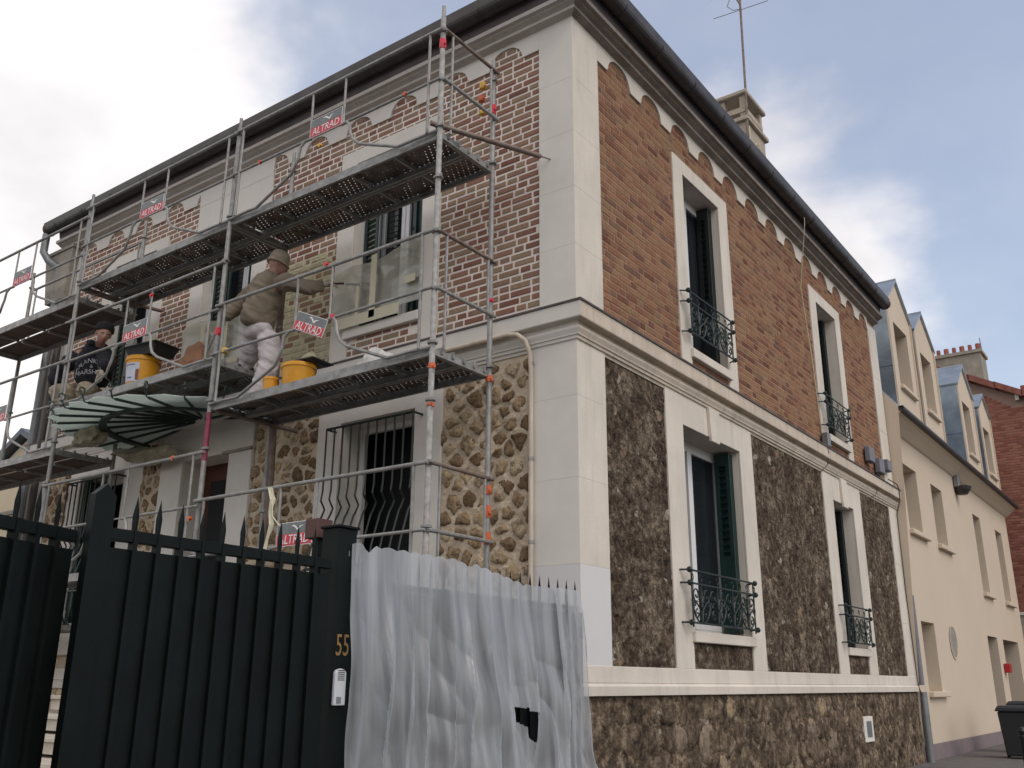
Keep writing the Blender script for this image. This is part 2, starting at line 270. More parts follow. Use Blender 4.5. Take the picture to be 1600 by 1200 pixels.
def perforated():
    m = mat('perforated_steel_deck', (0.20, 0.17, 0.15), 0.65, 0.3, col2=(0.11, 0.085, 0.075), vscale=7)
    t = m.node_tree; L = t.links.new; b = t.nodes['Principled BSDF']; o = t.nodes['Material Output']
    tcn = t.nodes.new('ShaderNodeTexCoord'); s = t.nodes.new('ShaderNodeSeparateXYZ'); L(tcn.outputs['Object'], s.inputs[0])
    def mt(op, a, bb=None):
        n = t.nodes.new('ShaderNodeMath'); n.operation = op
        for i, v in enumerate((a, bb)):
            if v is None: continue
            if isinstance(v, (int, float)): n.inputs[i].default_value = v
            else: L(v, n.inputs[i])
        return n.outputs[0]
    P = 0.06
    row = mt('FLOOR', mt('DIVIDE', s.outputs[1], 0.042))
    off = mt('FRACT', mt('MULTIPLY', row, 0.381))
    fx = mt('SUBTRACT', mt('FRACT', mt('ADD', mt('DIVIDE', s.outputs[0], P), off)), 0.5)
    fy = mt('SUBTRACT', mt('FRACT', mt('DIVIDE', s.outputs[1], 0.042)), 0.5)
    d = mt('SQRT', mt('ADD', mt('POWER', mt('MULTIPLY', fx, P), 2.0), mt('POWER', mt('MULTIPLY', fy, 0.042), 2.0)))
    hole = mt('LESS_THAN', d, 0.0068)
    n = t.nodes.new('ShaderNodeTexNoise'); n.inputs['Scale'].default_value = 2.6; L(tcn.outputs['Object'], n.inputs['Vector'])
    hole = mt('MULTIPLY', hole, mt('GREATER_THAN', n.outputs[0], 0.42))      # some holes are clogged with mortar
    tr = t.nodes.new('ShaderNodeBsdfTransparent'); x = t.nodes.new('ShaderNodeMixShader')
    L(hole, x.inputs[0]); L(b.outputs[0], x.inputs[1]); L(tr.outputs[0], x.inputs[2]); L(x.outputs[0], o.inputs[0])
    return m
M['perf'] = perforated()

# ------------------------------------------------------------------ helpers
ORI = {}
class MB:
    def __init__(s): s.v = []; s.f = []; s.r = []; s.cur = 0.0
    def add(s, vs, fs):
        o = len(s.v); s.v += [tuple(v) for v in vs]; s.f += [tuple(i + o for i in f) for f in fs]; s.r += [s.cur] * len(fs)
        return s
    def box(s, x0, x1, y0, y1, z0, z1):
        return s.add([(x0, y0, z0), (x1, y0, z0), (x1, y1, z0), (x0, y1, z0), (x0, y0, z1), (x1, y0, z1), (x1, y1, z1), (x0, y1, z1)],
                     [(0, 3, 2, 1), (4, 5, 6, 7), (0, 1, 5, 4), (1, 2, 6, 5), (2, 3, 7, 6), (3, 0, 4, 7)])
    def obox(s, c, ax, ay, az):
        """box at c with half-axes ax, ay, az"""
        c, ax, ay, az = map(Vector, (c, ax, ay, az)); vs = []
        for k in (-1, 1):
            for a, b in ((-1, -1), (1, -1), (1, 1), (-1, 1)): vs.append(c + a * ax + b * ay + k * az)
        return s.add(vs, [(0, 3, 2, 1), (4, 5, 6, 7), (0, 1, 5, 4), (1, 2, 6, 5), (2, 3, 7, 6), (3, 0, 4, 7)])
    def path(s, pts, r, n=8, closed=False, cap=True):
        pts = [Vector(p) for p in pts]; m = len(pts); rings = []
        up = None
        for i, p in enumerate(pts):
            if closed: t = (pts[(i + 1) % m] - pts[i - 1])
            else: t = (pts[min(i + 1, m - 1)] - pts[max(i - 1, 0)])
            if t.length < 1e-9: t = Vector((0, 0, 1))
            t.normalize()
            if up is None:
                a = Vector((0, 0, 1)) if abs(t.z) < 0.9 else Vector((1, 0, 0)); up = (a - t * a.dot(t)).normalized()
            else:
                up = (up - t * up.dot(t));
                if up.length < 1e-6: up = t.orthogonal()
                up.normalize()
            b = t.cross(up); rr = r[i] if isinstance(r, (list, tuple)) else r
            rings.append([p + rr * (cos(2 * pi * k / n) * up + sin(2 * pi * k / n) * b) for k in range(n)])
        vs = [v for g in rings for v in g]; fs = []
        for i in range(m if closed else m - 1):
            j = (i + 1) % m
            for k in range(n): fs.append((i * n + k, i * n + (k + 1) % n, j * n + (k + 1) % n, j * n + k))
        if cap and not closed: fs.append(tuple(range(n - 1, -1, -1))); fs.append(tuple((m - 1) * n + k for k in range(n)))
        return s.add(vs, fs)
    def tube(s, a, b, r=0.024, n=10): return s.path([a, b], r, n)
    def lathe(s, c, prof, n=16, axis=(0, 0, 1)):
        c = Vector(c); az = Vector(axis).normalized(); ax = az.orthogonal().normalized(); ay = az.cross(ax); vs = []; fs = []
        for (r, z) in prof:
            for k in range(n): a = 2 * pi * k / n; vs.append(c + az * z + r * (cos(a) * ax + sin(a) * ay))
        m = len(prof)
        for i in range(m - 1):
            for k in range(n): fs.append((i * n + k, i * n + (k + 1) % n, (i + 1) * n + (k + 1) % n, (i + 1) * n + k))
        if prof[0][0] > 1e-4: fs.append(tuple(range(n - 1, -1, -1)))
        if prof[-1][0] > 1e-4: fs.append(tuple((m - 1) * n + k for k in range(n)))
        return s.add(vs, fs)
    def prism(s, poly, off):
        off = Vector(off); n = len(poly); vs = [Vector(p) for p in poly]; vs += [v + off for v in vs]
        fs = [tuple(range(n - 1, -1, -1)), tuple(range(n, 2 * n))] + [(i, (i + 1) % n, n + (i + 1) % n, n + i) for i in range(n)]
        return s.add(vs, fs)
    def build(s, name, m, parent=None, smooth=False, kind=None, rnd=False, fixn=True, bevel=0):
        me = D.meshes.new(name); o0 = ORI.get(parent.name, Vector((0, 0, 0))) if parent else Vector((0, 0, 0))
        me.from_pydata([(v[0] - o0.x, v[1] - o0.y, v[2] - o0.z) for v in s.v], [], s.f)
        me.materials.append(m if not isinstance(m, str) else M[m])
        if rnd:
            at = me.attributes.new('rnd', 'FLOAT', 'FACE')
            at.data.foreach_set('value', s.r)
        if fixn or bevel:
            bm = bmesh.new(); bm.from_mesh(me)
            if bevel: bmesh.ops.bevel(bm, geom=[e for e in bm.edges], offset=bevel, segments=1, affect='EDGES', clamp_overlap=True)
            if fixn: bmesh.ops.recalc_face_normals(bm, faces=bm.faces)
            bm.to_mesh(me); bm.free()
        if smooth:
            me.polygons.foreach_set('use_smooth', [True] * len(me.polygons))
            try: me.set_sharp_from_angle(angle=radians(38))
            except Exception: pass
        return link(me, name, parent, kind)
def link(me, name, parent=None, kind=None, loc=None):
    o = D.objects.new(name, me); COL.objects.link(o)
    if parent: o.parent = parent; ORI[o.name] = ORI[parent.name]
    else: ORI[o.name] = Vector((0, 0, 0))
    if kind: o['kind'] = kind
    if loc is not None: o.location = loc
    return o
def empty(name, loc=(0, 0, 0)):
    o = D.objects.new(name, None); COL.objects.link(o); o.location = loc; ORI[o.name] = Vector(loc); return o
def tag(o, label=None, cat=None, group=None, kind=None):
    for k, v in (('label', label), ('category', cat), ('group', group), ('kind', kind)):
        if v: o[k] = v
    return o
def project(p):
    v = Vector(p) - CAM; z = v.dot(CW)
    if z < 0.1: return None
    return 800 + 1457.77 * v.dot(CR) / z, 600 - 1457.77 * v.dot(CU) / z, z
class Facade:
    """u along the wall, d out of it, z up"""
    def __init__(s, kind): s.k = kind; s.n = Vector((0, -1, 0)) if kind == 'front' else Vector((1, 0, 0))
    def P(s, u, d, z): return (u, -d, z) if s.k == 'front' else (d, u, z)
    def box(s, mb, u0, u1, z0, z1, d0, d1):
        if s.k == 'front': return mb.box(u0, u1, -d1, -d0, z0, z1)
        return mb.box(d0, d1, u0, u1, z0, z1)
FR, SI = Facade('front'), Facade('side')
def text_mesh(s, size, ext=0.002, align='CENTER', shear=0.0, space=1.0):
    c = D.curves.new('lettering', 'FONT'); c.body = s; c.size = size; c.extrude = ext; c.align_x = align; c.align_y = 'CENTER'; c.shear = shear; c.space_character = space; c.resolution_u = 3
    o = D.objects.new('lettering', c); COL.objects.link(o); bpy.context.view_layer.update()
    me = D.meshes.new_from_object(o.evaluated_get(bpy.context.evaluated_depsgraph_get())); D.objects.remove(o); D.curves.remove(c)
    return me
def put_text(s, size, origin, right, up, m, parent, name='lettering', warp=None, xs=1.0, **k):
    me = text_mesh(s, size, **k); r = Vector(right).normalized(); u = Vector(up).normalized(); n = r.cross(u); o = Vector(origin) - ORI[parent.name]
    for v in me.vertices:
        x, y, z = v.co; x *= xs
        if warp: x, y, dz = warp(x, y); z += dz
        v.co = o + r * x + u * y + n * z
    me.materials.clear(); me.materials.append(M[m]); me.update()
    return link(me, name, parent)

# ------------------------------------------------------------------ ground
def gz(y):  # the street climbs gently away from the camera
    return 0.36 * min(max((y + 6) / 15.0, 0), 1)
g = MB(); ys = [-400, -40, -6, -2, 2, 6, 9, 20, 40, 400]
for a, b in zip(ys, ys[1:]):
    g.add([(-400, a, gz(a) - 0.12), (400, a, gz(a) - 0.12), (400, b, gz(b) - 0.12), (-400, b, gz(b) - 0.12)], [(0, 1, 2, 3)])
g.build('road', 'asphalt', kind='structure', fixn=False)
g = MB()
ys = [-14, -6, -2, 2, 6, 9, 23.9]
for a, b in zip(ys, ys[1:]):
    g.add([(-0.25, a, gz(a)), (2.2, a, gz(a)), (2.2, b, gz(b)), (-0.25, b, gz(b)), (2.2, a, gz(a) - 0.12), (2.2, b, gz(b) - 0.12)], [(0, 1, 2, 3), (1, 4, 5, 2)])
g.build('pavement', 'pavement', kind='structure', fixn=False)
MB().box(-16, -0.3, -14, -0.02, 0.1, 0.3).build('garden_ground', 'pavement', kind='structure')

# ------------------------------------------------------------------ the house
house = empty('house', (0, 0, 0))
tag(house, 'two-storey corner house with patterned brick upper floor, rubble stone ground floor and white plaster quoins', 'house')
ZB0, ZB1, ZTOP = 4.30, 4.62, 7.55
OF = {  # front openings u0,u1,z0,z1
 'uw1': (-2.80, -1.81, 4.98, 6.97), 'uw2': (-5.43, -4.50, 4.98, 6.97), 'uw3': (-7.50, -6.55, 4.98, 6.97),
 'lw1': (-2.80, -1.80, 2.02, 3.98), 'lw2': (-7.60, -6.60, 2.05, 3.98), 'door': (-5.38, -4.53, 1.35, 3.92)}
OS = {'w1': (2.27, 3.23, 4.88, 6.97), 'w2': (6.70, 7.58, 4.90, 6.94), 'w3': (1.96, 3.38, 1.97, 3.98), 'w4': (6.60, 7.51, 1.97, 3.94)}

def wall_sheet(fc, u0, u1, z0, z1, holes, depth, m, name, parent, d=0.0):
    us = sorted({u0, u1} | {h[0] for h in holes if u0 < h[0] < u1} | {h[1] for h in holes if u0 < h[1] < u1})
    zs = sorted({z0, z1} | {h[2] for h in holes if z0 < h[2] < z1} | {h[3] for h in holes if z0 < h[3] < z1})
    mb = MB()
    for a, b in zip(us, us[1:]):
        for c, e in zip(zs, zs[1:]):
            if any(h[0] <= (a + b) / 2 <= h[1] and h[2] <= (c + e) / 2 <= h[3] for h in holes): continue
            mb.add([fc.P(a, d, c), fc.P(b, d, c), fc.P(b, d, e), fc.P(a, d, e)], [(0, 1, 2, 3)])
    return mb.build(name, m, parent, fixn=False)
hf = list(OF.values()); hs = list(OS.values())
core_f = wall_sheet(FR, -9.0, 0, ZB0, ZTOP + 0.3, hf, 0.3, 'mortar_front', 'wall', house)
core_s = wall_sheet(SI, 0, 9.95, ZB0, ZTOP + 0.3, hs, 0.3, 'mortar_side', 'wall', house)
low_f = wall_sheet(FR, -9.0, 0, 0, ZB0, hf, 0.3, 'mortar_stone', 'wall', house)
low_s = wall_sheet(SI, 0, 9.95, 0, ZB0, hs, 0.3, 'mortar_dark', 'wall', house)
for o, l in ((core_f, 'brick wall with pale pink mortar joints'), (core_s, 'orange brick street wall with thin tan joints'), (low_f, 'rubble wall with wide beige joints'), (low_s, 'dark rubble street wall')): o['label'] = l
# inner shell behind the facades keeps daylight out
mb = MB(); mb.box(-8.95, -0.62, 0.62, 9.9, 0.2, 7.9); mb.build('interior', 'dark', house)
mb = MB(); mb.add([(-9.0, 0, 0), (-9.0, 9.95, 0), (-9.0, 9.95, 7.85), (-9.0, 0, 7.85)], [(0, 1, 2, 3)]); mb.add([(0, 9.95, 0), (-9.0, 9.95, 0), (-9.0, 9.95, 7.85), (0, 9.95, 7.85)], [(0, 1, 2, 3)])
mb.build('rear_wall', 'cement', house, fixn=False)
# reveals
for fc, dct, ms in ((FR, OF, 'plaster'), (SI, OS, 'plaster_side')):
    dp = 0.34
    for (a, b, c, e) in dct.values():
        mb = MB()
        for q in ([(a, 0.0, c), (a, -dp, c), (a, -dp, e), (a, 0.0, e)], [(b, 0.0, c), (b, -dp, c), (b, -dp, e), (b, 0.0, e)], [(a, 0.0, e), (b, 0.0, e), (b, -dp, e), (a, -dp, e)], [(a, 0.0, c), (b, 0.0, c), (b, -dp, c), (a, -dp, c)]):
            mb.add([fc.P(*p) for p in q], [(0, 1, 2, 3)])
        mb.build('window_reveal', ms, house, fixn=False)

# ---- plaster dressings: quoins, surrounds, frieze with scallops, ledges
PD = 0.024
def surround(fc, m, op, ou0, ou1, ztop, zbot, panel=None, sill=0.10, sd=0.06, ears=0.03):
    a, b, c, e = op; mb = MB()
    fc.box(mb, ou0, a, zbot, ztop, 0, PD); fc.box(mb, b, ou1, zbot, ztop, 0, PD); fc.box(mb, a, b, e, ztop, 0, PD - 0.0005)
    o = mb.build('window_surround', m, house, bevel=0.004)
    mb = MB(); fc.box(mb, a - ears, b + ears, c - sill, c, 0.0, sd); mb.build('window_sill', m, o, bevel=0.006)
    return o
surround(FR, 'plaster', OF['uw1'], -3.05, -1.57, 7.15, ZB1)
surround(FR, 'plaster', OF['uw2'], -5.68, -4.24, 7.33, ZB1)
surround(FR, 'plaster', OF['uw3'], -7.75, -6.30, 7.12, ZB1)
surround(FR, 'plaster', OF['lw1'], -3.13, -1.46, ZB0, 1.63)
s_ = surround(FR, 'plaster', OF['lw2'], -7.85, -6.20, ZB0, 1.63, sill=0.27, sd=0.16, ears=0.12)
mb = MB(); a, b, c, e = OF['door']; FR.box(mb, -5.80, a, 1.0, e + 0.0, 0, 0.05); FR.box(mb, b, -4.14, 1.0, e, 0, 0.05); FR.box(mb, -5.80, -4.14, e, ZB0, 0, 0.045)
mb.build('door_surround', 'plaster', house, bevel=0.005)
mb = MB(); FR.box(mb, -4.62, -4.12, 3.9, 3.93, 0.05, 0.08); mb.build('surround_cap', 'cement', house)
surround(SI, 'plaster_side', OS['w1'], 2.03, 3.49, 7.15, ZB1)
surround(SI, 'plaster_side', OS['w2'], 6.42, 7.82, 7.13, ZB1)
for nm, (ou0, ou1) in (('w3', (1.59, 3.74)), ('w4', (6.20, 7.90))):
    o = surround(SI, 'plaster_side', OS[nm], ou0, ou1, ZB0, 1.63)
    a, b, c, e = OS[nm]; m_ = (a + b) / 2; mb = MB()
    mb.prism([SI.P(m_ - 0.10, PD, e - 0.05), SI.P(m_ + 0.10, PD, e - 0.05), SI.P(m_ + 0.13, PD, 4.30), SI.P(m_ - 0.13, PD, 4.30)], SI.n * 0.035)
    mb.build('keystone', 'plaster_side', o, bevel=0.004)
    for sgn in (-1, 1):
        mb = MB()
        mb.prism([SI.P(m_ + sgn * 0.101, PD + 0.001, 4.3), SI.P(m_ + sgn * 0.101, PD + 0.001, e), SI.P(m_ + sgn * 0.12, PD + 0.001, e), SI.P(m_ + sgn * 0.12, PD + 0.001, 4.3)], SI.n * 0.01)
        mb.build('moulding', 'band_side', o)
# panel frames under the sills of the lower side windows
mb = MB(); SI.box(mb, 0, 9.95, 1.50, 1.63, 0.0, PD + 0.004); mb.build('plinth_course', 'plaster_side', house, bevel=0.004)
mb = MB(); FR.box(mb, -9.0, 0.0, 1.50, 1.63, 0, PD + 0.004); mb.build('plinth_course', 'plaster', house)
# ledge at the top of the base: mitred strip with sloped top
def mitre(profile, m, name, f_to=-9.0, s_to=9.95, ms=None, closed=True):
    """sweep PROFILE (d,z) round the corner: front and side runs, separate materials"""
    for fc, endu, mm in ((FR, f_to, m), (SI, s_to, ms or m)):
        mb = MB(); vs = []; n = len(profile); sg = 1 if fc is FR else -1
        N = 24
        for i in range(N + 1):
            t = i / N
            for d, z in profile:
                u0 = d if fc is FR else -d
                vs.append(fc.P(u0 * (1 - t) + endu * t, d, z))
        fs = [(i * n + k, i * n + k + 1, (i + 1) * n + k + 1, (i + 1) * n + k) for i in range(N) for k in range(n - 1)]
        fs += [tuple(N * n + k for k in range(n))]
        mb.add(vs, fs); o = mb.build(name, mm, house, fixn=False)
mitre([(0, 1.40), (0.055, 1.405), (0.06, 1.475), (0.02, 1.50), (0, 1.50)], 'plaster', 'base_ledge', ms='plaster_side')
# string course between the storeys
band = [(0.0, 4.265), (0.018, 4.265), (0.022, 4.29), (0.04, 4.295), (0.043, 4.32), (0.055, 4.325), (0.058, 4.34), (0.075, 4.375), (0.078, 4.395), (0.045, 4.40), (0.045, 4.45), (0.12, 4.452), (0.125, 4.46), (0.125, 4.595)]
mitre(band + [(0.0, 4.61)], 'plaster', 'string_course', ms='band_side')
mitre([(0.0, 4.599), (0.138, 4.596), (0.14, 4.612), (0.0, 4.632)], 'flash', 'flashing')
# eaves cornice
corn = [(0.0, 7.585), (0.02, 7.59), (0.035, 7.60), (0.10, 7.615), (0.105, 7.63), (0.10, 7.64), (0.085, 7.645), (0.09, 7.655), (0.105, 7.665), (0.14, 7.68), (0.145, 7.69), (0.185, 7.695), (0.19, 7.735), (0.165, 7.74), (0.16, 7.76)]
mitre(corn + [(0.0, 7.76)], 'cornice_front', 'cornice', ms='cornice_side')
mitre([(0.0, 7.765), (0.165, 7.765), (0.18, 7.83), (0.20, 7.97), (0.0, 8.0)], 'soffit', 'soffit', f_to=-8.95, s_to=9.86)
# half-round gutter
GC, GZ, GR = 0.26, 7.925, 0.088
gp = [(GC + GR * cos(a), GZ + GR * sin(a) * 1.05) for a in [pi + (k / 10.0) * pi for k in range(11)]]
gp = [(GC - GR - 0.01, GZ + 0.05)] + gp + [(GC + GR + 0.004, GZ + 0.075), (GC + GR - 0.012, GZ + 0.085), (GC + GR - 0.02, GZ + 0.07)]
n0 = len(house.children)
mitre(gp, 'zinc_dark', 'gutter', f_to=-9.12, s_to=9.88)
gut = [o for o in house.children if o.name.startswith('gutter')]
for k in range(13):   # joint straps round the gutter
    for fc in (FR, SI):
        u = (-0.9 - k * 0.72) if fc is FR else 0.5 + k * 0.78
        if u < -9.05 or u > 9.8: continue
        mb = MB(); pts = [fc.P(u, GC + (GR + 0.004) * cos(a), GZ + (GR + 0.004) * sin(a) * 1.05) for a in [pi + (j / 8.0) * pi for j in range(9)]]
        mb.path(pts, 0.006, 5); mb.build('gutter_strap', 'zinc_dark', gut[0 if fc is FR else 1])
for fc, u in ((FR, -9.12), (SI, 9.88)):
    mb = MB(); n = fc.P(1, 0, 0); ax = Vector(n) if fc is FR else Vector(n)
    mb.lathe(fc.P(u, GC, GZ), [(0.0, -0.03), (GR * 0.8, -0.022), (GR + 0.014, -0.004), (GR + 0.014, 0.012), (GR * 0.8, 0.03), (0.0, 0.04)], 20, ax)
    mb.build('gutter_end', 'copper', gut[0 if fc is FR else 1], smooth=True)
# roof: low pitch behind the gutter
mb = MB(); R0 = 0.26
mb.add([(R0, -R0, 8.03), (-9.25, -R0, 8.03), (-9.25, 10.0, 8.03), (R0, 10.0, 8.03), (-3.9, 3.9, 9.15), (-5.2, 3.9, 9.15), (-5.2, 6.1, 9.15), (-3.9, 6.1, 9.15)],
       [(0, 1, 5, 4), (1, 2, 6, 5), (2, 3, 7, 6), (3, 0, 4, 7), (4, 5, 6, 7)])
roof = mb.build('roof', 'slate', house)

# quoins as blocks with fine recessed joints
def quoin(fc, u0, u1, z0, z1, step, m, d=PD):
    z = z0; 
    while z < z1 - 0.01:
        zt = min(z + step, z1)
        if z1 - zt < 0.2: zt = z1
        mb = MB(); fc.box(mb, u0, u1, z + 0.0012, zt - 0.0012, 0.0, d); mb.build('quoin_block', m, house, bevel=0.0025); z = zt
def corner(w0, w1, z0, z1, step, m, first=None):
    z = z0; k = 0
    while z < z1 - 0.01:
        zt = min(z + (step if not (first and k == 0) else 0.9), z1)
        if z1 - zt < 0.2: zt = z1
        mb = MB(); mb.box(-w0, PD, -PD, w1, z + 0.0003, zt - 0.0003); mb.build('quoin_block', first if (first and k < 1) else m, house, bevel=0.0013); z = zt; k += 1

corner(0.36, 0.44, ZB1, 7.6, 0.575, 'plaster'); corner(0.48, 0.44, 1.5, ZB0, 0.70, 'plaster', 'fresh_paint')
for o in [q for q in house.children if q.name.startswith('quoin_block')]:      # warmer light on the street face is put into its colour
    if o.data.materials[0].name == 'fresh_plaster':
        o.data.materials.append(M['plaster_side'])
        for p in o.data.polygons:
            if p.normal.x > 0.8: p.material_index = 1
quoin(FR, -9.0, -8.42, ZB1, 7.5, 0.96, 'plaster'); quoin(FR, -9.0, -8.42, 1.5, ZB0, 0.93, 'plaster')
quoin(SI, 9.48, 9.95, ZB1, 7.5, 0.96, 'plaster_side'); quoin(SI, 9.48, 9.95, 1.5, ZB0, 0.93, 'plaster_side')

# scalloped frieze
def frieze(fc, u0, u1, start, w_, per, zf, zt, m, solid=(), hh=0.17):
    N = int(abs(u1 - u0) / 0.016); mb = MB(); prev = None
    for i in range(N + 1):
        u = u0 + (u1 - u0) * i / N; s = abs(u) - start; k = s % per; z = zf
        if s > 0 and k < w_:
            x = (k - w_ / 2) / (w_ / 2); z = zf + hh * sqrt(max(0, 1 - abs(x) ** 2.3))
        if any(a <= u <= b for a, b in solid): z = zf - 0.05
        if prev is not None:
            pu, pz = prev
            mb.add([fc.P(pu, PD, pz), fc.P(u, PD, z), fc.P(u, PD, zt), fc.P(pu, PD, zt), fc.P(pu, 0, pz), fc.P(u, 0, z)], [(0, 1, 2, 3), (0, 1, 5, 4)])
        prev = (u, z)
    mb.build('scalloped_frieze', m, house, fixn=False)
frieze(FR, -0.36, -8.42, 0.56, 0.40, 0.685, 7.38, 7.60, 'plaster', solid=((-5.68, -4.24),), hh=0.18)
frieze(SI, 0.44, 9.48, 0.645, 0.455, 0.695, 7.375, 7.60, 'plaster_side', hh=0.195)

# ---- bricks
CO, JH = 0.0735, 0.0225
def brick_layout(fc, u0, u1, z0, z1, holes, jf):
    out = []; z = z0; row = 0; rr = random.Random(3 if fc is FR else 4)
    while z < z1 - 0.02:
        u = u0 - (0.0 if row % 2 else 0.17) - rr.uniform(0, 0.03); k = row // 2 % 2
        while u < u1:
            L = (0.22 if (k % 2) else 0.105) + rr.uniform(-0.006, 0.006)
            a, b = max(u, u0), min(u + L, u1)
            if b - a > 0.03 and not any(h[0] - 0.04 < b and h[1] + 0.04 > a and h[2] - 0.04 < z + 0.06 and h[3] + 0.04 > z for h in holes): out.append((a, b, z, z + CO - jf))
            u += L + jf; k += 1
        z += CO; row += 1
    return out
def chip(fc, mb, a, b, z0, z1, d, ch=0.004, j=None):
    jj = j or (lambda: 0)
    o = [(a, z0), (b, z0), (b, z1), (a, z1)]; o = [(u + jj(), z + jj() * 0.6) for u, z in o]
    cu = sum(p[0] for p in o) / 4; cz = sum(p[1] for p in o) / 4
    inn = [(u + (ch if u < cu else -ch), z + (ch if z < cz else -ch)) for u, z in o]
    vs = [fc.P(u, -0.001, z) for u, z in o] + [fc.P(u, d * 0.55, z) for u, z in o] + [fc.P(u, d, z) for u, z in inn]
    fs = [(i, (i + 1) % 4, 4 + (i + 1) % 4, 4 + i) for i in range(4)] + [(4 + i, 4 + (i + 1) % 4, 8 + (i + 1) % 4, 8 + i) for i in range(4)] + [(8, 9, 10, 11)]
    mb.add(vs, fs)
def brick_mesh(fc, L, H, d, m, ch):
    mb = MB(); chip(fc, mb, -L / 2, L / 2, -H / 2, H / 2, d, ch); me = D.meshes.new('brick')
    me.from_pydata(mb.v, [], mb.f); me.materials.append(M[m]); return me
def build_bricks():
    cover_f = [(-3.05, -1.57, ZB1, 7.15), (-5.68, -4.24, ZB1, 7.5), (-7.75, -6.3, ZB1, 7.12)]
    panels_f = [(-2.76, -1.84, 4.64, 4.87), (-5.4, -4.53, 4.64, 4.87), (-7.47, -6.58, 4.64, 4.87)]
    lay = []
    for (a, b, z0, z1) in brick_layout(FR, -8.42, -0.36, 4.63, 7.60, hf, JH):
        inside = any(c[0] + 0.01 < a and b < c[1] - 0.01 and c[2] < z0 and z1 < c[3] for c in cover_f)
        if inside and not any(p[0] - 0.1 < a and b < p[1] + 0.1 and z0 < p[3] for p in panels_f): continue
        lay.append((FR, a, b, z0, z1))
    cover_s = [(2.03, 3.49, ZB1, 7.15), (6.42, 7.82, ZB1, 7.13)]
    for (a, b, z0, z1) in brick_layout(SI, 0.44, 9.48, 4.63, 7.60, hs, 0.0125):
        inside = any(c[0] + 0.01 < a and b < c[1] - 0.01 and c[2] < z0 and z1 < c[3] for c in cover_s)
        if inside and z0 > 4.85: continue
        lay.append((SI, a, b, z0, z1))
    sc = []
    for i, (fc, a, b, z0, z1) in enumerate(lay):
        p = project(fc.P((a + b) / 2, 0, (z0 + z1) / 2)); s = 0
        masked = fc is FR and -4.24 < a < -3.05 and z0 < 6.02
        if p and -10 < p[0] < 1610 and 0 < p[1] < 1200 and not masked:
            v = (Vector(fc.P((a + b) / 2, 0, (z0 + z1) / 2)) - CAM); s = (b - a) * (z1 - z0) * abs(v.normalized().dot(fc.n)) / v.length_squared
            if fc is FR and -3.1 < a < -1.5: s *= 0.2
        sc.append((s, i))
    top = {i for s, i in sorted(sc, reverse=True)[:296] if s > 0}
    cache = {}; st = {('f', 0): MB(), ('s', 0): MB(), ('y', 0): MB()}; rr = random.Random(11)
    for i, (fc, a, b, z0, z1) in enumerate(lay):
        f = fc is FR; d, ch, m = (0.0045, 0.0035, 'brick_front') if f else (0.0035, 0.003, 'brick_side')
        par = core_f if f else core_s
        if i in top:
            L = round((b - a) / 0.02) * 0.02 if (b - a) < 0.1 or 0.115 < b - a < 0.2 else round((b - a) / 0.004) * 0.004
            L = min(L, b - a + 0.004); key = (f, round(L, 3))
            if key not in cache: cache[key] = brick_mesh(fc, L, z1 - z0, d + rr.uniform(0, 0.002), m, ch)
            o = link(cache[key], 'brick', par, loc=Vector(fc.P((a + b) / 2, rr.uniform(0, 0.002), (z0 + z1) / 2)))
        else:
            masked = f and -4.25 < a and b < -3.04 and z0 < 6.02
            if masked and rr.random() < (0.45 if z0 < 5.6 else 0.72):
                mb = st[('y', 0)]; chip(fc, mb, a - 0.008, b + 0.006, z0 - 0.005, z1 + 0.004, 0.008, 0.008, lambda: rr.uniform(-0.006, 0.006))
            else:
                mb = st[('f' if f else 's', 0)]; mb.cur = rr.random()
                if masked: a += rr.uniform(0, 0.03); b -= rr.uniform(0, 0.03)
                if b - a > 0.02: chip(fc, mb, a, b, z0, z1, d + rr.uniform(-0.001, 0.002), ch, lambda: rr.uniform(-0.0015, 0.0015))
    st[('f', 0)].build('brick', 'brick_front', core_f, kind='stuff', rnd=True, fixn=False)
    st[('s', 0)].build('brick', 'brick_side', core_s, kind='stuff', rnd=True, fixn=False)
    st[('y', 0)].build('mortar_smear', 'brick_smeared', core_f, kind='stuff', fixn=False)
    mb = MB(); FR.box(mb, -4.24, -3.05, 4.63, 6.03, 0.0, 0.002); mb.build('fresh_mortar_coat', 'mortar_yellow', core_f)
build_bricks()

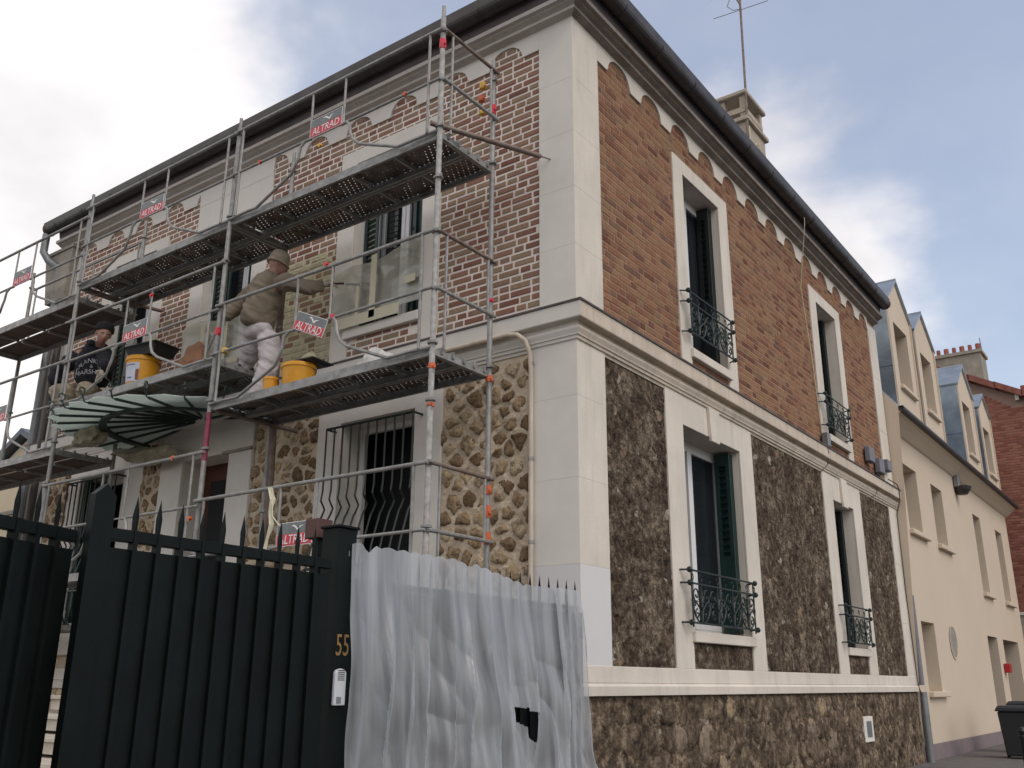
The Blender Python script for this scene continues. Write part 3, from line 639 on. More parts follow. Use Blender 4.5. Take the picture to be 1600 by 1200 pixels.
# ---- rubble stones
def stones(fc, u0, u1, z0, z1, r, gap, seed, stretch=1.3, h=0.02, holes=(), n=10, rag=0.16):
    rr = random.Random(seed); pts = []; s = r * 1.75; sz = s / stretch
    nz_ = max(1, int((z1 - z0) / sz)); nu = max(1, int((u1 - u0) / s))
    for i in range(-1, nz_ + 2):
        for k in range(-1, nu + 2):
            pts.append((u0 + (k + 0.5 + (0.5 if i % 2 else 0)) * s + rr.uniform(-0.36, 0.36) * s, z0 + (i + 0.5) * sz + rr.uniform(-0.36, 0.36) * sz))
    out = []
    for i, (cu, cz) in enumerate(pts):
        if not (u0 - 0.02 < cu < u1 + 0.02 and z0 - 0.02 < cz < z1 + 0.02): continue
        nb = [(q[0] - cu, q[1] - cz) for j, q in enumerate(pts) if j != i and abs(q[0] - cu) < 2.6 * s and abs(q[1] - cz) < 2.6 * s]
        ring = []; ph = rr.uniform(0, 6.28); size = rr.uniform(0.78, 1.04) if gap > 0.02 else 1.0; rmax = r * rr.uniform(1.05, 1.5)
        for k in range(n):
            a = ph + 2 * pi * k / n; e = (cos(a), sin(a)); rad = 3 * r
            for q in nb:
                dt = q[0] * e[0] + q[1] * e[1]
                if dt > 1e-6: rad = min(rad, (q[0] ** 2 + q[1] ** 2) / 2 / dt)
            rad = max(0.015, min(rad, rmax) - gap / 2) * (1 + rag * 1.6 * noise.noise(Vector((cos(a) * 1.5 + i * 3.7, sin(a) * 1.5, seed))) + rr.uniform(-rag, rag) * 0.35) * size
            u, z = cu + rad * e[0], cz + rad * e[1]
            ring.append((min(max(u, u0), u1), min(max(z, z0), z1)))
        if any(h_[0] < cu < h_[1] and h_[2] < cz < h_[3] for h_ in holes): continue
        mu = sum(p[0] for p in ring) / n; mz = sum(p[1] for p in ring) / n
        if max(p[0] for p in ring) - min(p[0] for p in ring) < 0.03 or max(p[1] for p in ring) - min(p[1] for p in ring) < 0.02: continue
        hh = h * rr.uniform(0.55, 1.25)
        vs = [(u, -0.004, z) for u, z in ring]
        vs += [(mu + (u - mu) * 0.88, hh * rr.uniform(0.55, 0.95), mz + (z - mz) * 0.86) for u, z in ring]
        vs += [(mu + (u - mu) * 0.5, hh * rr.uniform(0.8, 1.25), mz + (z - mz) * 0.5) for u, z in ring]
        vs.append((mu, hh * rr.uniform(0.85, 1.2), mz))
        fs = [(k, (k + 1) % n, n + (k + 1) % n, n + k) for k in range(n)] + [(n + k, n + (k + 1) % n, 2 * n + (k + 1) % n, 2 * n + k) for k in range(n)] + [(2 * n + k, 2 * n + (k + 1) % n, 3 * n) for k in range(n)]
        v = Vector(fc.P(mu, 0, mz)) - CAM; pr = project(fc.P(mu, 0, mz)); area = 0
        if pr and -10 < pr[0] < 1610 and -10 < pr[1] < 1210: area = (max(p[0] for p in ring) - min(p[0] for p in ring)) * (max(p[1] for p in ring) - min(p[1] for p in ring)) * abs(v.normalized().dot(fc.n)) / v.length_squared
        out.append((area, fc, vs, fs, (mu, mz)))
    return out
def build_stones():
    S = []
    F = 'stone_front'; A = []
    for i, (a, b, z0, z1) in enumerate(((-1.46, -0.48, 1.64, 4.26), (-4.14, -3.13, 1.64, 4.26), (-6.20, -5.80, 1.64, 4.26), (-8.42, -7.85, 1.64, 4.26))):
        A += [(x, F, low_f) for x in stones(FR, a, b, z0, z1, 0.115, 0.030, 50 + i, 1.55, 0.034, n=18, rag=0.2)]
    A += [(x, F, low_f) for x in stones(FR, -9.0, 0.0, 0.3, 1.39, 0.11, 0.022, 58, 1.3, 0.034, n=14, rag=0.3) if x[4][0] < -5 or x[4][0] > -0.6]
    Dk = 'rubble_dark'; rq = random.Random(21)
    for i, (a, b, z0, z1) in enumerate(((0.44, 1.59, 1.64, 4.27), (3.74, 6.20, 1.64, 4.27), (7.90, 9.48, 1.64, 4.27), (1.98, 3.36, 1.65, 1.86), (6.61, 7.50, 1.65, 1.86))):
        A += [(x, Dk if rq.random() > 0.17 else 'stone_side', low_s) for x in stones(SI, a, b, z0, z1, 0.075, 0.012, 70 + i, 1.0, 0.013, n=12, rag=0.34)]
    A += [(x, 'rubble_base' if rq.random() > 0.2 else 'stone_base', low_s) for x in stones(SI, 0.0, 9.95, 0.2, 1.40, 0.15, 0.016, 80, 1.1, 0.024, holes=((6.9, 7.36, 0.74, 1.12),), n=12, rag=0.3)]
    order = sorted(range(len(A)), key=lambda i: -A[i][0][0]); top = set(order[:298]); rest = {}
    rr = random.Random(5)
    for i, ((area, fc, vs, fs, (mu, mz)), m, par) in enumerate(A):
        if i in top and area > 0:
            me = D.meshes.new('stone'); me.from_pydata([Vector(fc.P(u - mu, d, z - mz)) for u, d, z in vs], [], fs); me.materials.append(M[m]); me.polygons.foreach_set('use_smooth', [True] * len(me.polygons))
            link(me, 'stone', par, loc=Vector(fc.P(mu, 0, mz)))
        else:
            mb = rest.setdefault((m, par.name), (MB(), par))[0]; mb.cur = rr.random(); mb.add([fc.P(*v) for v in vs], fs)
    for (m, _), (mb, par) in rest.items(): mb.build('stone', m, par, kind='stuff', rnd=True, fixn=False, smooth=m == 'stone_front')
build_stones()
def rough_face(fc, u0, u1, z0, z1, step, amp, m, par, seed, fq=1.0):
    nu, nz_ = int((u1 - u0) / step), int((z1 - z0) / step); vs = []
    for j in range(nz_ + 1):
        for i in range(nu + 1):
            u, z = u0 + (u1 - u0) * i / nu, z0 + (z1 - z0) * j / nz_
            q = Vector((u * 9 * fq, z * 9 * fq, seed)); h = abs(noise.noise(q)) * 0.9 + abs(noise.noise(q * 2.7)) * 0.55 + noise.noise(q * 6.1) * 0.35
            e = min(1.0, min(u - u0, u1 - u, z - z0, z1 - z) / 0.03)
            vs.append(fc.P(u, 0.002 + amp * max(0, h) * e, z))
    fs = [(j * (nu + 1) + i, j * (nu + 1) + i + 1, (j + 1) * (nu + 1) + i + 1, (j + 1) * (nu + 1) + i) for j in range(nz_) for i in range(nu)]
    mb = MB(); mb.add(vs, fs); return mb.build('rubble_face', m, par, kind='stuff', fixn=False)
for k, (a, b, c, e) in enumerate(((0.44, 1.59, 1.63, 4.27), (3.74, 6.20, 1.63, 4.27), (7.90, 9.48, 1.63, 4.27), (1.96, 3.38, 1.64, 1.87), (6.60, 7.51, 1.64, 1.87))):
    rough_face(SI, a, b, c, e, 0.014, 0.022, 'rubble_dark', low_s, k)
rough_face(SI, 0.0, 9.95, 0.1, 1.40, 0.018, 0.026, 'rubble_base', low_s, 9)
for k, (a, b, c, e) in enumerate(((-1.46, -0.48, 1.63, 4.27), (-4.14, -3.13, 1.63, 4.27), (-6.20, -5.80, 1.63, 4.27), (-8.42, -7.85, 1.63, 4.27), (-9.0, -5.0, 0.2, 1.40))):
    rough_face(FR, a, b, c, e, 0.02, 0.027, 'mortar_stone', low_f, 30 + k, 0.55)
# low vent in the base wall, street side
mb = MB(); SI.box(mb, 6.93, 7.33, 0.78, 1.10, 0, 0.035); v_ = mb.build('vent_frame', 'plaster', house, bevel=0.004)
mb = MB(); SI.box(mb, 7.03, 7.24, 0.84, 1.04, 0.03, 0.04); mb.build('vent_cover', 'zinc_pipe', v_)

# ---- windows
def louvre_shutter(name, origin, right, up, w_, h_, parent, lou=(0.45, 0.95), t=0.028, slats=14, m='green'):
    """a shutter leaf: frame, lower panel, slats; origin = lower corner, in the plane right x up"""
    o = Vector(origin); r = Vector(right).normalized(); u = Vector(up).normalized(); n = r.cross(u); st = 0.045
    def bx(mb, a, b, c, d_, k0, k1): mb.obox(o + r * (a + b) / 2 + u * (c + d_) / 2 + n * (k0 + k1) / 2, r * (b - a) / 2, u * (d_ - c) / 2, n * (k1 - k0) / 2)
    mb = MB(); bx(mb, 0, st, 0, h_, 0, t); bx(mb, w_ - st, w_, 0, h_, 0, t); bx(mb, st, w_ - st, 0, lou[0] * h_, 0.006, t - 0.006); bx(mb, st, w_ - st, lou[1] * h_, h_, 0.001, t - 0.001)
    s = mb.build(name, m, parent)
    a0, a1 = lou[0] * h_, lou[1] * h_
    for k in range(slats):
        z = a0 + (k + 0.5) * (a1 - a0) / slats; mb = MB()
        mb.obox(o + r * w_ / 2 + u * z + n * t / 2, r * (w_ / 2 - st), (u * 0.011 + n * 0.012) * 1.15, (u * -0.002 + n * 0.002)); mb.build('slat', m, s, fixn=True)
    return s
def window(fc, op, dirn, nm, curtain=False, leaf=2, dp=-0.27):
    a, b, c, e = op; P = fc.P
    mb = MB(); f = 0.055
    def fb(mb, u0, u1, z0, z1, d0=dp - 0.05, d1=dp): fc.box(mb, u0, u1, z0, z1, d0, d1)
    fb(mb, a, a + f, c, e); fb(mb, b - f, b, c, e); fb(mb, a + f, b - f, c, c + f); fb(mb, a + f, b - f, e - f, e)
    w_ = mb.build('window', 'pvc', house); w_['label'] = nm
    m_ = (a + b) / 2
    if leaf == 1:
        mb = MB(); fb(mb, b - 0.26, b - 0.19, c + f, e - f, dp - 0.04, dp + 0.01); fb(mb, b - 0.19, b - f, e - 2 * f, e - f, dp - 0.04, dp + 0.006); mb.build('sash', 'pvc', w_, bevel=0.004); return w_
    mb = MB(); fb(mb, m_ - 0.055, m_ - 0.003, c + f, e - f, dp - 0.04, dp + 0.012); fb(mb, m_ + 0.003, m_ + 0.055, c + f, e - f, dp - 0.04, dp + 0.008)
    for u0, u1 in ((a + f, m_ - 0.055), (m_ + 0.055, b - f)):
        fb(mb, u0, u1, c + f, c + 2 * f, dp - 0.04, dp + 0.006); fb(mb, u0, u1, e - 2 * f, e - f, dp - 0.04, dp + 0.006)
    mb.build('sash', 'pvc', w_, bevel=0.004)
    for u0, u1 in ((a + f, m_ - 0.055), (m_ + 0.055, b - f)):
        mb = MB(); fb(mb, u0, u1, c + 2 * f, e - 2 * f, dp - 0.03, dp - 0.024); mb.build('pane', 'glass', w_)
    if curtain:
        mb = MB(); n = 30; vs = []
        for k in range(n + 1):
            u = a + f + (b - a - 2 * f) * k / n; d = dp - 0.12 + 0.018 * sin(k * 2.1); vs += [P(u, d, c), P(u, d, e)]
        mb.add(vs, [(2 * k, 2 * k + 2, 2 * k + 3, 2 * k + 1) for k in range(n)]); mb.build('curtain', 'curtain', w_, smooth=True, fixn=False)
    return w_
window(SI, OS['w1'], 1, 'upper window with net curtain over the cast iron rail', True, dp=-0.21)
window(SI, OS['w2'], 1, 'narrow upper window, open and dark')
window(SI, OS['w3'], 1, 'tall ground floor window beside green shutters', True)
window(SI, OS['w4'], 1, 'narrow ground floor window, dark inside')
window(FR, OF['uw1'], 1, 'upper window wrapped in masking film')
window(FR, OF['uw2'], 1, 'upper window behind the standing worker')
window(FR, OF['uw3'], 1, 'upper window beside the crouching worker')
window(FR, OF['lw1'], 1, 'ground floor window behind the bowed grille', leaf=1)
window(FR, OF['lw2'], 1, 'ground floor window left of the front door', leaf=1)
for nm in ('w1', 'w3', 'w4', 'w2'):       # folded shutters against the far reveal of the street windows, and the near one
    a, b, c, e = OS[nm]
    x0, w_, gm = {'w1': (-0.205, 0.145, 'green_black'), 'w3': (-0.235, 0.175, 'green')}.get(nm, (-0.262, 0.13, 'green_black'))
    s = louvre_shutter('shutter', (x0, b - 0.105, c + 0.03), (1, 0, 0), (0, 0, 1), w_, e - c - 0.06, house, lou=(0.42, 0.93), slats=13, m=gm)
    for k in range(2): mb = MB(); mb.box(x0 + 0.003, x0 + w_ - 0.01, b - 0.07 + k * 0.034, b - 0.045 + k * 0.034, c + 0.03, e - 0.03); mb.build('folded_leaf', gm, s)
    for k in range(3): mb = MB(); mb.box(x0 + 0.003, x0 + w_ - 0.02, a + 0.005 + k * 0.034, a + 0.03 + k * 0.034, c + 0.03, e - 0.03); mb.build('folded_leaf', gm, s)
for nm in ('uw1', 'uw2', 'uw3'):
    a, b, c, e = OF[nm]
    louvre_shutter('shutter', (a + 0.02, 0.16, c + 0.02), (1, -0.12, 0), (0, 0, 1), 0.23, e - c - 0.04, house, lou=(0.06, 0.95), slats=26)
    # right leaves fold into a pack of perforated steel strips
    mb = MB(); mb.box(b - 0.205, b - 0.19, 0.10, 0.16, c + 0.02, e - 0.02); mb.box(b - 0.19, b - 0.01, 0.13, 0.155, c + 0.02, e - 0.02); s = mb.build('shutter', 'green', house)
    mb = MB()
    for k in range(int((e - c) / 0.055)):
        for q in (0.06, 0.13): mb.box(b - q - 0.004, b - q + 0.004, 0.1285, 0.13, c + 0.05 + k * 0.055, c + 0.058 + k * 0.055)
    mb.build('perforation', 'zinc_pipe', s)
    mb = MB(); mb.box(a + 0.262, a + 0.274, 0.10, 0.125, c + 0.02, e - 0.02); mb.box(a + 0.33, a + 0.342, 0.12, 0.145, c + 0.02, e - 0.02); mb.box(a + 0.274, a + 0.33, 0.135, 0.145, c + 0.02, e - 0.02); mb.build('folded_leaf', 'zinc_pipe' if nm == 'uw1' else 'green', s)
a, b, c, e = OF['lw2']
for k in range(3):
    mb = MB(); mb.box(a + 0.004 + k * 0.034, a + 0.030 + k * 0.034, 0.03, 0.26, c + 0.03, e - 0.03); mb.build('folded_leaf', 'green', house)  # dark leaves added to stand in for the shaded left reveal
# front door in its recess
a, b, c, e = OF['door']
mb = MB(); FR.box(mb, a, b, c, e, -0.33, -0.28); dr = mb.build('front_door', 'wood_door', house)
mb = MB()
for z0, z1 in ((1.5, 2.15), (2.3, 2.62)): FR.box(mb, a + 0.12, b - 0.12, z0, z1, -0.28, -0.262)
mb.build('door_panel', 'wood_door', dr, bevel=0.008)
mb = MB(); FR.box(mb, a + 0.14, b - 0.14, 2.75, 3.72, -0.28, -0.27); mb.build('door_pane', 'glass', dr)
mb = MB(); mb.lathe(FR.P(a + 0.09, -0.27, 2.42), [(0, -0.02), (0.022, -0.012), (0.026, 0.01), (0, 0.022)], 10, (0, -1, 0)); mb.build('door_knob', 'pvc', dr, smooth=True)

# ---- ironwork on the street windows
def spiral(cx, cz, r0, turns, start, sgn=1, n=22):
    return [(cx + (r0 * (1 - 0.8 * t / n)) * cos(start + sgn * turns * 2 * pi * t / n), cz + (r0 * (1 - 0.8 * t / n)) * sin(start + sgn * turns * 2 * pi * t / n)) for t in range(n + 1)]
def balconet(u0, u1, z0, z1, label):
    d = 0.10; mb = MB(); P = SI.P
    for z in (z0 + 0.04, z1 - 0.12, z1): mb.path([P(u0, d, z), P(u1, d, z)], 0.010, 6)
    for u in (u0 + 0.03, u1 - 0.03): mb.path([P(u, d, z0), P(u, d, z1)], 0.009, 6)
    mb.path([P(u0, d, (z0 + z1) / 2 - 0.02), P(u1, d, (z0 + z1) / 2 - 0.02)], 0.005, 5)
    base = mb.build('balcony_rail', 'iron', house); base['label'] = label
    mb = MB()
    for z in (z0 + 0.04, z1 - 0.12, z1):
        for u, s in ((u0, -1), (u1, 1)):
            mb = MB(); mb.path([P(u, d, z), P(u + s * 0.05, d * 0.4, z), P(u + s * 0.07, -0.01, z)], 0.009, 6)
            mb.lathe(P(u + s * 0.015, d + 0.005, z), [(0, -0.028), (0.02, -0.022), (0.030, 0.0), (0.02, 0.022), (0, 0.028)], 8, P(1, 0, 0))
            mb.build('bracket', 'iron', base, smooth=True)
    zm = z0 + 0.04; zt = z1 - 0.12; H = zt - zm; W = u1 - u0 - 0.06; n = max(2, round(W / 0.42)); cw = W / n
    for k in range(n):
        c = u0 + 0.03 + (k + 0.5) * cw; mb = MB()
        def add(pts, r=0.0078): mb.path([P(u, d + 0.004, z) for u, z in pts], r, 5)
        for s in (-1, 1):
            add([(c + s * cw * 0.5 * sin(t * pi / 12), zm + H * (1 - cos(t * pi / 12)) / 2) for t in range(7)])
            sp = spiral(c + s * cw * 0.28, zm + H * 0.72, cw * 0.20, 1.25, -pi / 2, s); add([(c + s * 0.01, zm + 0.02), (c + s * cw * 0.08, zm + H * 0.35)] + sp)
            add(spiral(c + s * cw * 0.26, zm + H * 0.22, cw * 0.13, 1.1, pi / 2, -s))
            add(spiral(c + s * cw * 0.42, zm + H * 0.50, cw * 0.085, 1.1, 0, s))
            add([(c, zm + H * 0.5), (c + s * cw * 0.10, zm + H * 0.66), (c + s * cw * 0.16, zm + H * 0.60)])
        for j in range(5):
            a_ = pi * (0.2 + 0.15 * j); add([(c, zm + H * 0.42), (c + 0.09 * cos(a_) * 0.8, zm + H * 0.42 + 0.17 * sin(a_))], 0.006)
        add([(c, zm), (c, zt)], 0.007)
        for q in (-0.5, 0, 0.5): add(spiral(c + q * cw, zt + 0.06, 0.04, 1.0, -pi / 2, 1, 12), 0.005)
        mb.lathe(P(c, d + 0.004, zm + H * 0.42), [(0, -0.02), (0.024, -0.01), (0.024, 0.01), (0, 0.02)], 8, (1, 0, 0))
        mb.build('scroll_work', 'iron', base, smooth=True)
balconet(2.10, 3.22, 4.97, 5.47, 'cast iron window rail under the net curtain')
balconet(6.45, 7.50, 4.93, 5.43, 'cast iron window rail on the narrow upper window')
balconet(1.78, 3.32, 2.00, 2.52, 'widest cast iron window rail, low on the street wall')
balconet(6.42, 7.48, 1.99, 2.50, 'cast iron window rail on the narrow ground floor window')
# ---- bowed grilles on the garden front
def grille(u0, u1, zt, zb, lb):
    P = FR.P; prof = [(0.15, zt), (0.15, 3.28), (0.165, 3.18), (0.11, 3.10), (0.14, 3.03), (0.17, 2.98), (0.25, 2.72), (0.30, 2.5), (0.30, 2.3), (0.24, 2.14), (0.15, zb)]
    mb = MB()
    for z, d in ((zt, 0.15), (zb, 0.15), (2.5, 0.315)): mb.path([P(u0, d, z), P(u1, d, z)], 0.013, 6)
    mb.path([P(u0, 0.15, zt), P(u0, 0.0, zt)], 0.012, 6); mb.path([P(u1, 0.15, zt), P(u1, 0.0, zt)], 0.012, 6); mb.path([P(u0, 0.15, zb), P(u0, 0, zb)], 0.012, 6); mb.path([P(u1, 0.15, zb), P(u1, 0, zb)], 0.012, 6)
    b_ = mb.build('window_grille', 'iron', house); b_['label'] = lb
    n = 11
    for k in range(n):
        u = u0 + (u1 - u0) * k / (n - 1); mb = MB(); mb.path([P(u, d, z) for d, z in prof], 0.0095, 6); mb.build('bar', 'iron', b_)
    for u in (u0, u1):
        mb = MB(); mb.path([P(u, 0.0, zt - 0.02), P(u, 0.0, zb)], 0.014, 6); mb.build('bar', 'iron', b_)
grille(-2.86, -1.70, 3.90, 2.03, 'bowed window grille right of the front door')
grille(-7.66, -6.56, 3.90, 2.06, 'bowed window grille left of the front door')

# ---- glass canopy over the front door
canopy = empty('glass_canopy', (-5.08, 0, 4.3))
tag(canopy, 'fan-shaped green iron and frosted glass canopy fixed to the wall above the front door', 'canopy')
CX, RP = -5.08, 1.58; NR = 13
def cpt(r, a, dz=0.0): return (CX + r * cos(a), -0.03 - r * sin(a), 4.40 - 0.20 * (r / RP) + dz)
angs = [radians(2 + 176 * k / NR) for k in range(NR + 1)]
for k in range(NR):
    a0, a1 = angs[k], angs[k + 1]; am = (a0 + a1) / 2
    mb = MB(); vs = [cpt(0.10, a0), cpt(RP - 0.05, a0), cpt(RP + 0.04, am), cpt(RP - 0.05, a1), cpt(0.10, a1)]
    mb.prism(vs, (0, 0, 0.007)); mb.build('glass_panel', 'canopy_glass', canopy)
for k, a in enumerate(angs):
    mb = MB(); p0, p1 = Vector(cpt(0.22 if k % 2 else 0.10, a, -0.018)), Vector(cpt(RP - 0.06, a, -0.018)); dr_ = Vector((cos(a), -sin(a), 0))
    mb.obox((p0 + p1) / 2, (p1 - p0) / 2, Vector((sin(a), cos(a), 0)) * 0.0075, Vector((0, 0, 0.013)))
    pts = [p1, p1 + dr_ * 0.05 + Vector((0, 0, 0.0)), p1 + dr_ * 0.08 + Vector((0, 0, 0.06))]
    c_ = p1 + dr_ * 0.10 + Vector((0, 0, 0.11))
    for t in range(15): aa = -pi / 2 - 0.2 + t * 0.42; rr_ = 0.048 * (1 - t * 0.045); pts.append(c_ + dr_ * rr_ * cos(aa) * -1 + Vector((0, 0, rr_ * sin(aa))))
    rb = mb.build('rib', 'canopy_iron', canopy)
    mb = MB(); mb.path(pts, 0.009, 6); mb.build('scroll', 'canopy_iron', rb, smooth=True)
mb = MB(); N = 40; vs = []
for i in range(N + 1):
    a = pi * i / N
    for r, dz in ((1.03, -0.04), (1.11, -0.04), (1.11, -0.07), (1.03, -0.07)): vs.append(cpt(r, a, dz))
mb.add(vs, [(i * 4 + j, i * 4 + (j + 1) % 4, (i + 1) * 4 + (j + 1) % 4, (i + 1) * 4 + j) for i in range(N) for j in range(4)])
mb.build('ring', 'canopy_iron', canopy)
mb = MB(); mb.box(CX - RP, CX + RP, -0.06, -0.026, 4.36, 4.41); mb.build('wall_bar', 'canopy_iron', canopy)

# ---- pipes, boxes and cables on the house
mb = MB(); mb.path([FR.P(-2.1, 0.14, 4.43), FR.P(-0.62, 0.14, 4.43), FR.P(-0.52, 0.14, 4.41), FR.P(-0.45, 0.12, 4.35), FR.P(-0.43, 0.08, 4.25), FR.P(-0.43, 0.055, 4.1), FR.P(-0.43, 0.055, 1.5)], 0.0215, 10)
cp = mb.build('conduit', 'band_side', house, smooth=True); cp['label'] = 'pale grey pipe turning down beside the corner quoin'
mb = MB()
for z in (4.15, 3.3, 2.6, 1.9): mb.lathe(FR.P(-0.43, 0.055, z), [(0.026, -0.015), (0.026, 0.015)], 10)
mb.build('pipe_clip', 'galv', cp)
mb = MB(); mb.path([FR.P(-9.12, 0.285, 7.84), FR.P(-9.12, 0.285, 7.55), FR.P(-9.06, 0.22, 7.42), FR.P(-8.95, 0.12, 7.32), FR.P(-8.92, 0.09, 7.2), FR.P(-8.9, 0.09, 0.3)], 0.055, 12); mb.build('downpipe', 'zinc_pipe', house, smooth=True)
mb = MB(); mb.path([FR.P(-8.62, 0.10, 6.4), FR.P(-8.62, 0.10, 0.3)], 0.05, 10); mb.build('downpipe', 'zinc_dark', house, smooth=True)
mb = MB(); mb.add([(-9.32, -0.14, 7.56), (-8.55, -0.14, 7.56), (-8.62, -0.14, 6.75), (-9.12, -0.14, 6.75), (-9.32, 0.2, 7.56), (-8.55, 0.2, 7.56), (-8.62, 0.2, 6.75), (-9.12, 0.2, 6.75)],
                  [(0, 1, 2, 3), (4, 7, 6, 5), (0, 4, 5, 1), (1, 5, 6, 2), (2, 6, 7, 3), (3, 7, 4, 0)]); mb.box(-9.34, -8.52, -0.16, 0.2, 7.54, 7.59)
mb.build('corbel_block', 'cement', house)
for y0, z0, s in ((8.40, 4.83, 0.30), (8.92, 4.74, 0.30), (9.42, 4.86, 0.24)):
    mb = MB(); mb.box(PD + 0.002, 0.115, y0, y0 + s * 0.85, z0, z0 + s * 0.8); b_ = mb.build('junction_box', 'grey_box', house, bevel=0.012)
mb = MB(); mb.path([(0.03, 8.55, 4.8), (0.03, 8.56, 4.64)], 0.008, 5); mb.path([(0.03, 8.75, 4.78), (0.05, 9.0, 4.70), (0.05, 9.3, 4.8), (0.04, 9.5, 4.85)], 0.009, 5); mb.path([(0.03, 9.05, 4.74), (0.04, 9.1, 4.64)], 0.008, 5)
mb.path([(0.04, 9.6, 4.75), (0.13, 9.75, 4.68), (0.14, 9.82, 4.6), (0.13, 9.83, 4.44), (0.05, 9.84, 4.2), (0.04, 9.86, 3.0), (0.045, 9.9, 1.6), (0.06, 9.9, 1.45), (0.08, 9.95, 1.35)], 0.009, 5)
mb.path([(0.13, 6.2, 4.62), (0.135, 6.25, 4.55), (0.08, 6.32, 4.38), (0.03, 6.15, 4.25)], 0.005, 5); mb.path([(0.12, 8.6, 4.6), (0.08, 8.65, 4.35), (0.03, 8.5, 4.27)], 0.005, 5)
mb.build('wall_cable', 'zinc_dark', house)
mb = MB(); mb.path([(0.30, 5.70, 8.0), (0.27, 5.72, 7.7), (0.06, 5.95, 6.9), (0.03, 6.25, 5.9), (0.03, 6.35, 5.0), (0.03, 6.38, 4.66)], 0.005, 5); mb.build('wall_cable', 'ribbon', house)
mb = MB(); mb.box(0.03, 0.12, 6.33, 6.44, 4.64, 4.84); mb.build('junction_box', 'zinc_pipe', house, bevel=0.008)
mb = MB(); mb.path([(0.06, 10.06, 2.9), (0.06, 10.06, 1.5)], 0.05, 10); mb.build('downpipe', 'grey_box', house, smooth=True)
mb = MB(); mb.path([(0.07, 10.05, 1.4), (0.07, 10.05, 0.3)], 0.062, 10); mb.build('downpipe', 'zinc_pipe', house, smooth=True)

# ---- chimney and aerial
mb = MB(); mb.box(-1.48, -1.0, 7.2, 8.04, 8.2, 10.75); chm = mb.build('chimney', 'cement_light', house)
mb = MB(); mb.box(-1.54, -0.94, 7.14, 8.10, 10.72, 10.80); mb.build('chimney_slab', 'cement_light', chm, bevel=0.01)
mb = MB()
for x in (-1.46, -1.10):
    for y in (7.22, 7.92): mb.box(x, x + 0.09, y, y + 0.09, 10.80, 11.26)
mb.box(-1.47, -1.0, 7.2, 7.24, 10.92, 11.02); mb.box(-1.04, -1.0, 7.24, 8.0, 10.92, 11.02); mb.build('chimney_hood', 'cement_light', chm)
mb = MB(); mb.box(-1.52, -0.95, 7.16, 8.08, 11.26, 11.34); mb.build('chimney_slab', 'cement_light', chm, bevel=0.015)
aer = empty('roof_aerial', (-1.0, 7.1, 10.3))
tag(aer, 'rusty mast television aerial strapped to the concrete chimney', 'aerial')
mb = MB(); mb.path([(-0.985, 7.16, 9.9), (-0.965, 7.2, 11.4), (-0.94, 7.26, 14.3)], 0.022, 8); mb.build('mast', 'rust_tube', aer)
mb = MB(); mb.obox((-1.0, 7.17, 10.35), (0.05, 0, 0), (0, 0.03, 0), (0, 0, 0.09)); mb.obox((-0.98, 7.3, 10.2), (0.02, 0, 0), (0, 0.2, 0), (0, 0, 0.03)); mb.build('bracket', 'rust_tube', aer)
mb = MB(); bd = Vector((-0.85, -0.30, 0.42)).normalized(); el = Vector((0.93, 0.36, 0.0)).normalized() # boom, elements
el = Vector((1.0, 0.12, 0.0)).normalized() * 0.62; bd = Vector((-0.60, 0.80, 0.0)); bb = Vector((-0.95, 7.22, 13.12))
mb.path([bb, bb + Vector((-0.33, -0.10, 0.85))], 0.014, 6)
mb.build('boom', 'rust_tube', aer)
mb = MB()
for c_, L_ in ((bb + Vector((0, 0, -0.12)), 0.80), (bb + Vector((-0.10, -0.02, 0.30)), 0.66), (bb + Vector((-0.18, -0.04, 0.55)), 0.62), (bb + Vector((-0.3, -0.08, 0.85)), 0.6)):
    mb.path([c_ - el * L_, c_ + el * L_], 0.006, 5)
mb.build('element', 'rust_tube', aer)
mb = MB(); mb.obox(bb + Vector((-0.12, -0.04, 0.22)), (0.07, 0, 0), (0, 0.02, 0), (0, 0, 0.04)); mb.path([bb + Vector((-0.15, -0.04, 0.2)), bb + Vector((-0.22, -0.05, 0.02)), bb + Vector((-0.12, -0.04, -0.10)), bb + Vector((0, 0, -0.1))], 0.006, 5); mb.build('dipole_box', 'black_plastic', aer)
mb = MB(); mb.path([(-0.95, 7.2, 10.6), (-0.93, 7.12, 10.2), (-0.97, 7.1, 9.9), (-0.9, 7.15, 10.1), (-0.92, 7.4, 10.35), (-0.9, 7.9, 10.1), (-0.3, 8.1, 8.6), (0.25, 6.4, 8.08)], 0.007, 5); mb.build('aerial_cable', 'ribbon', aer)

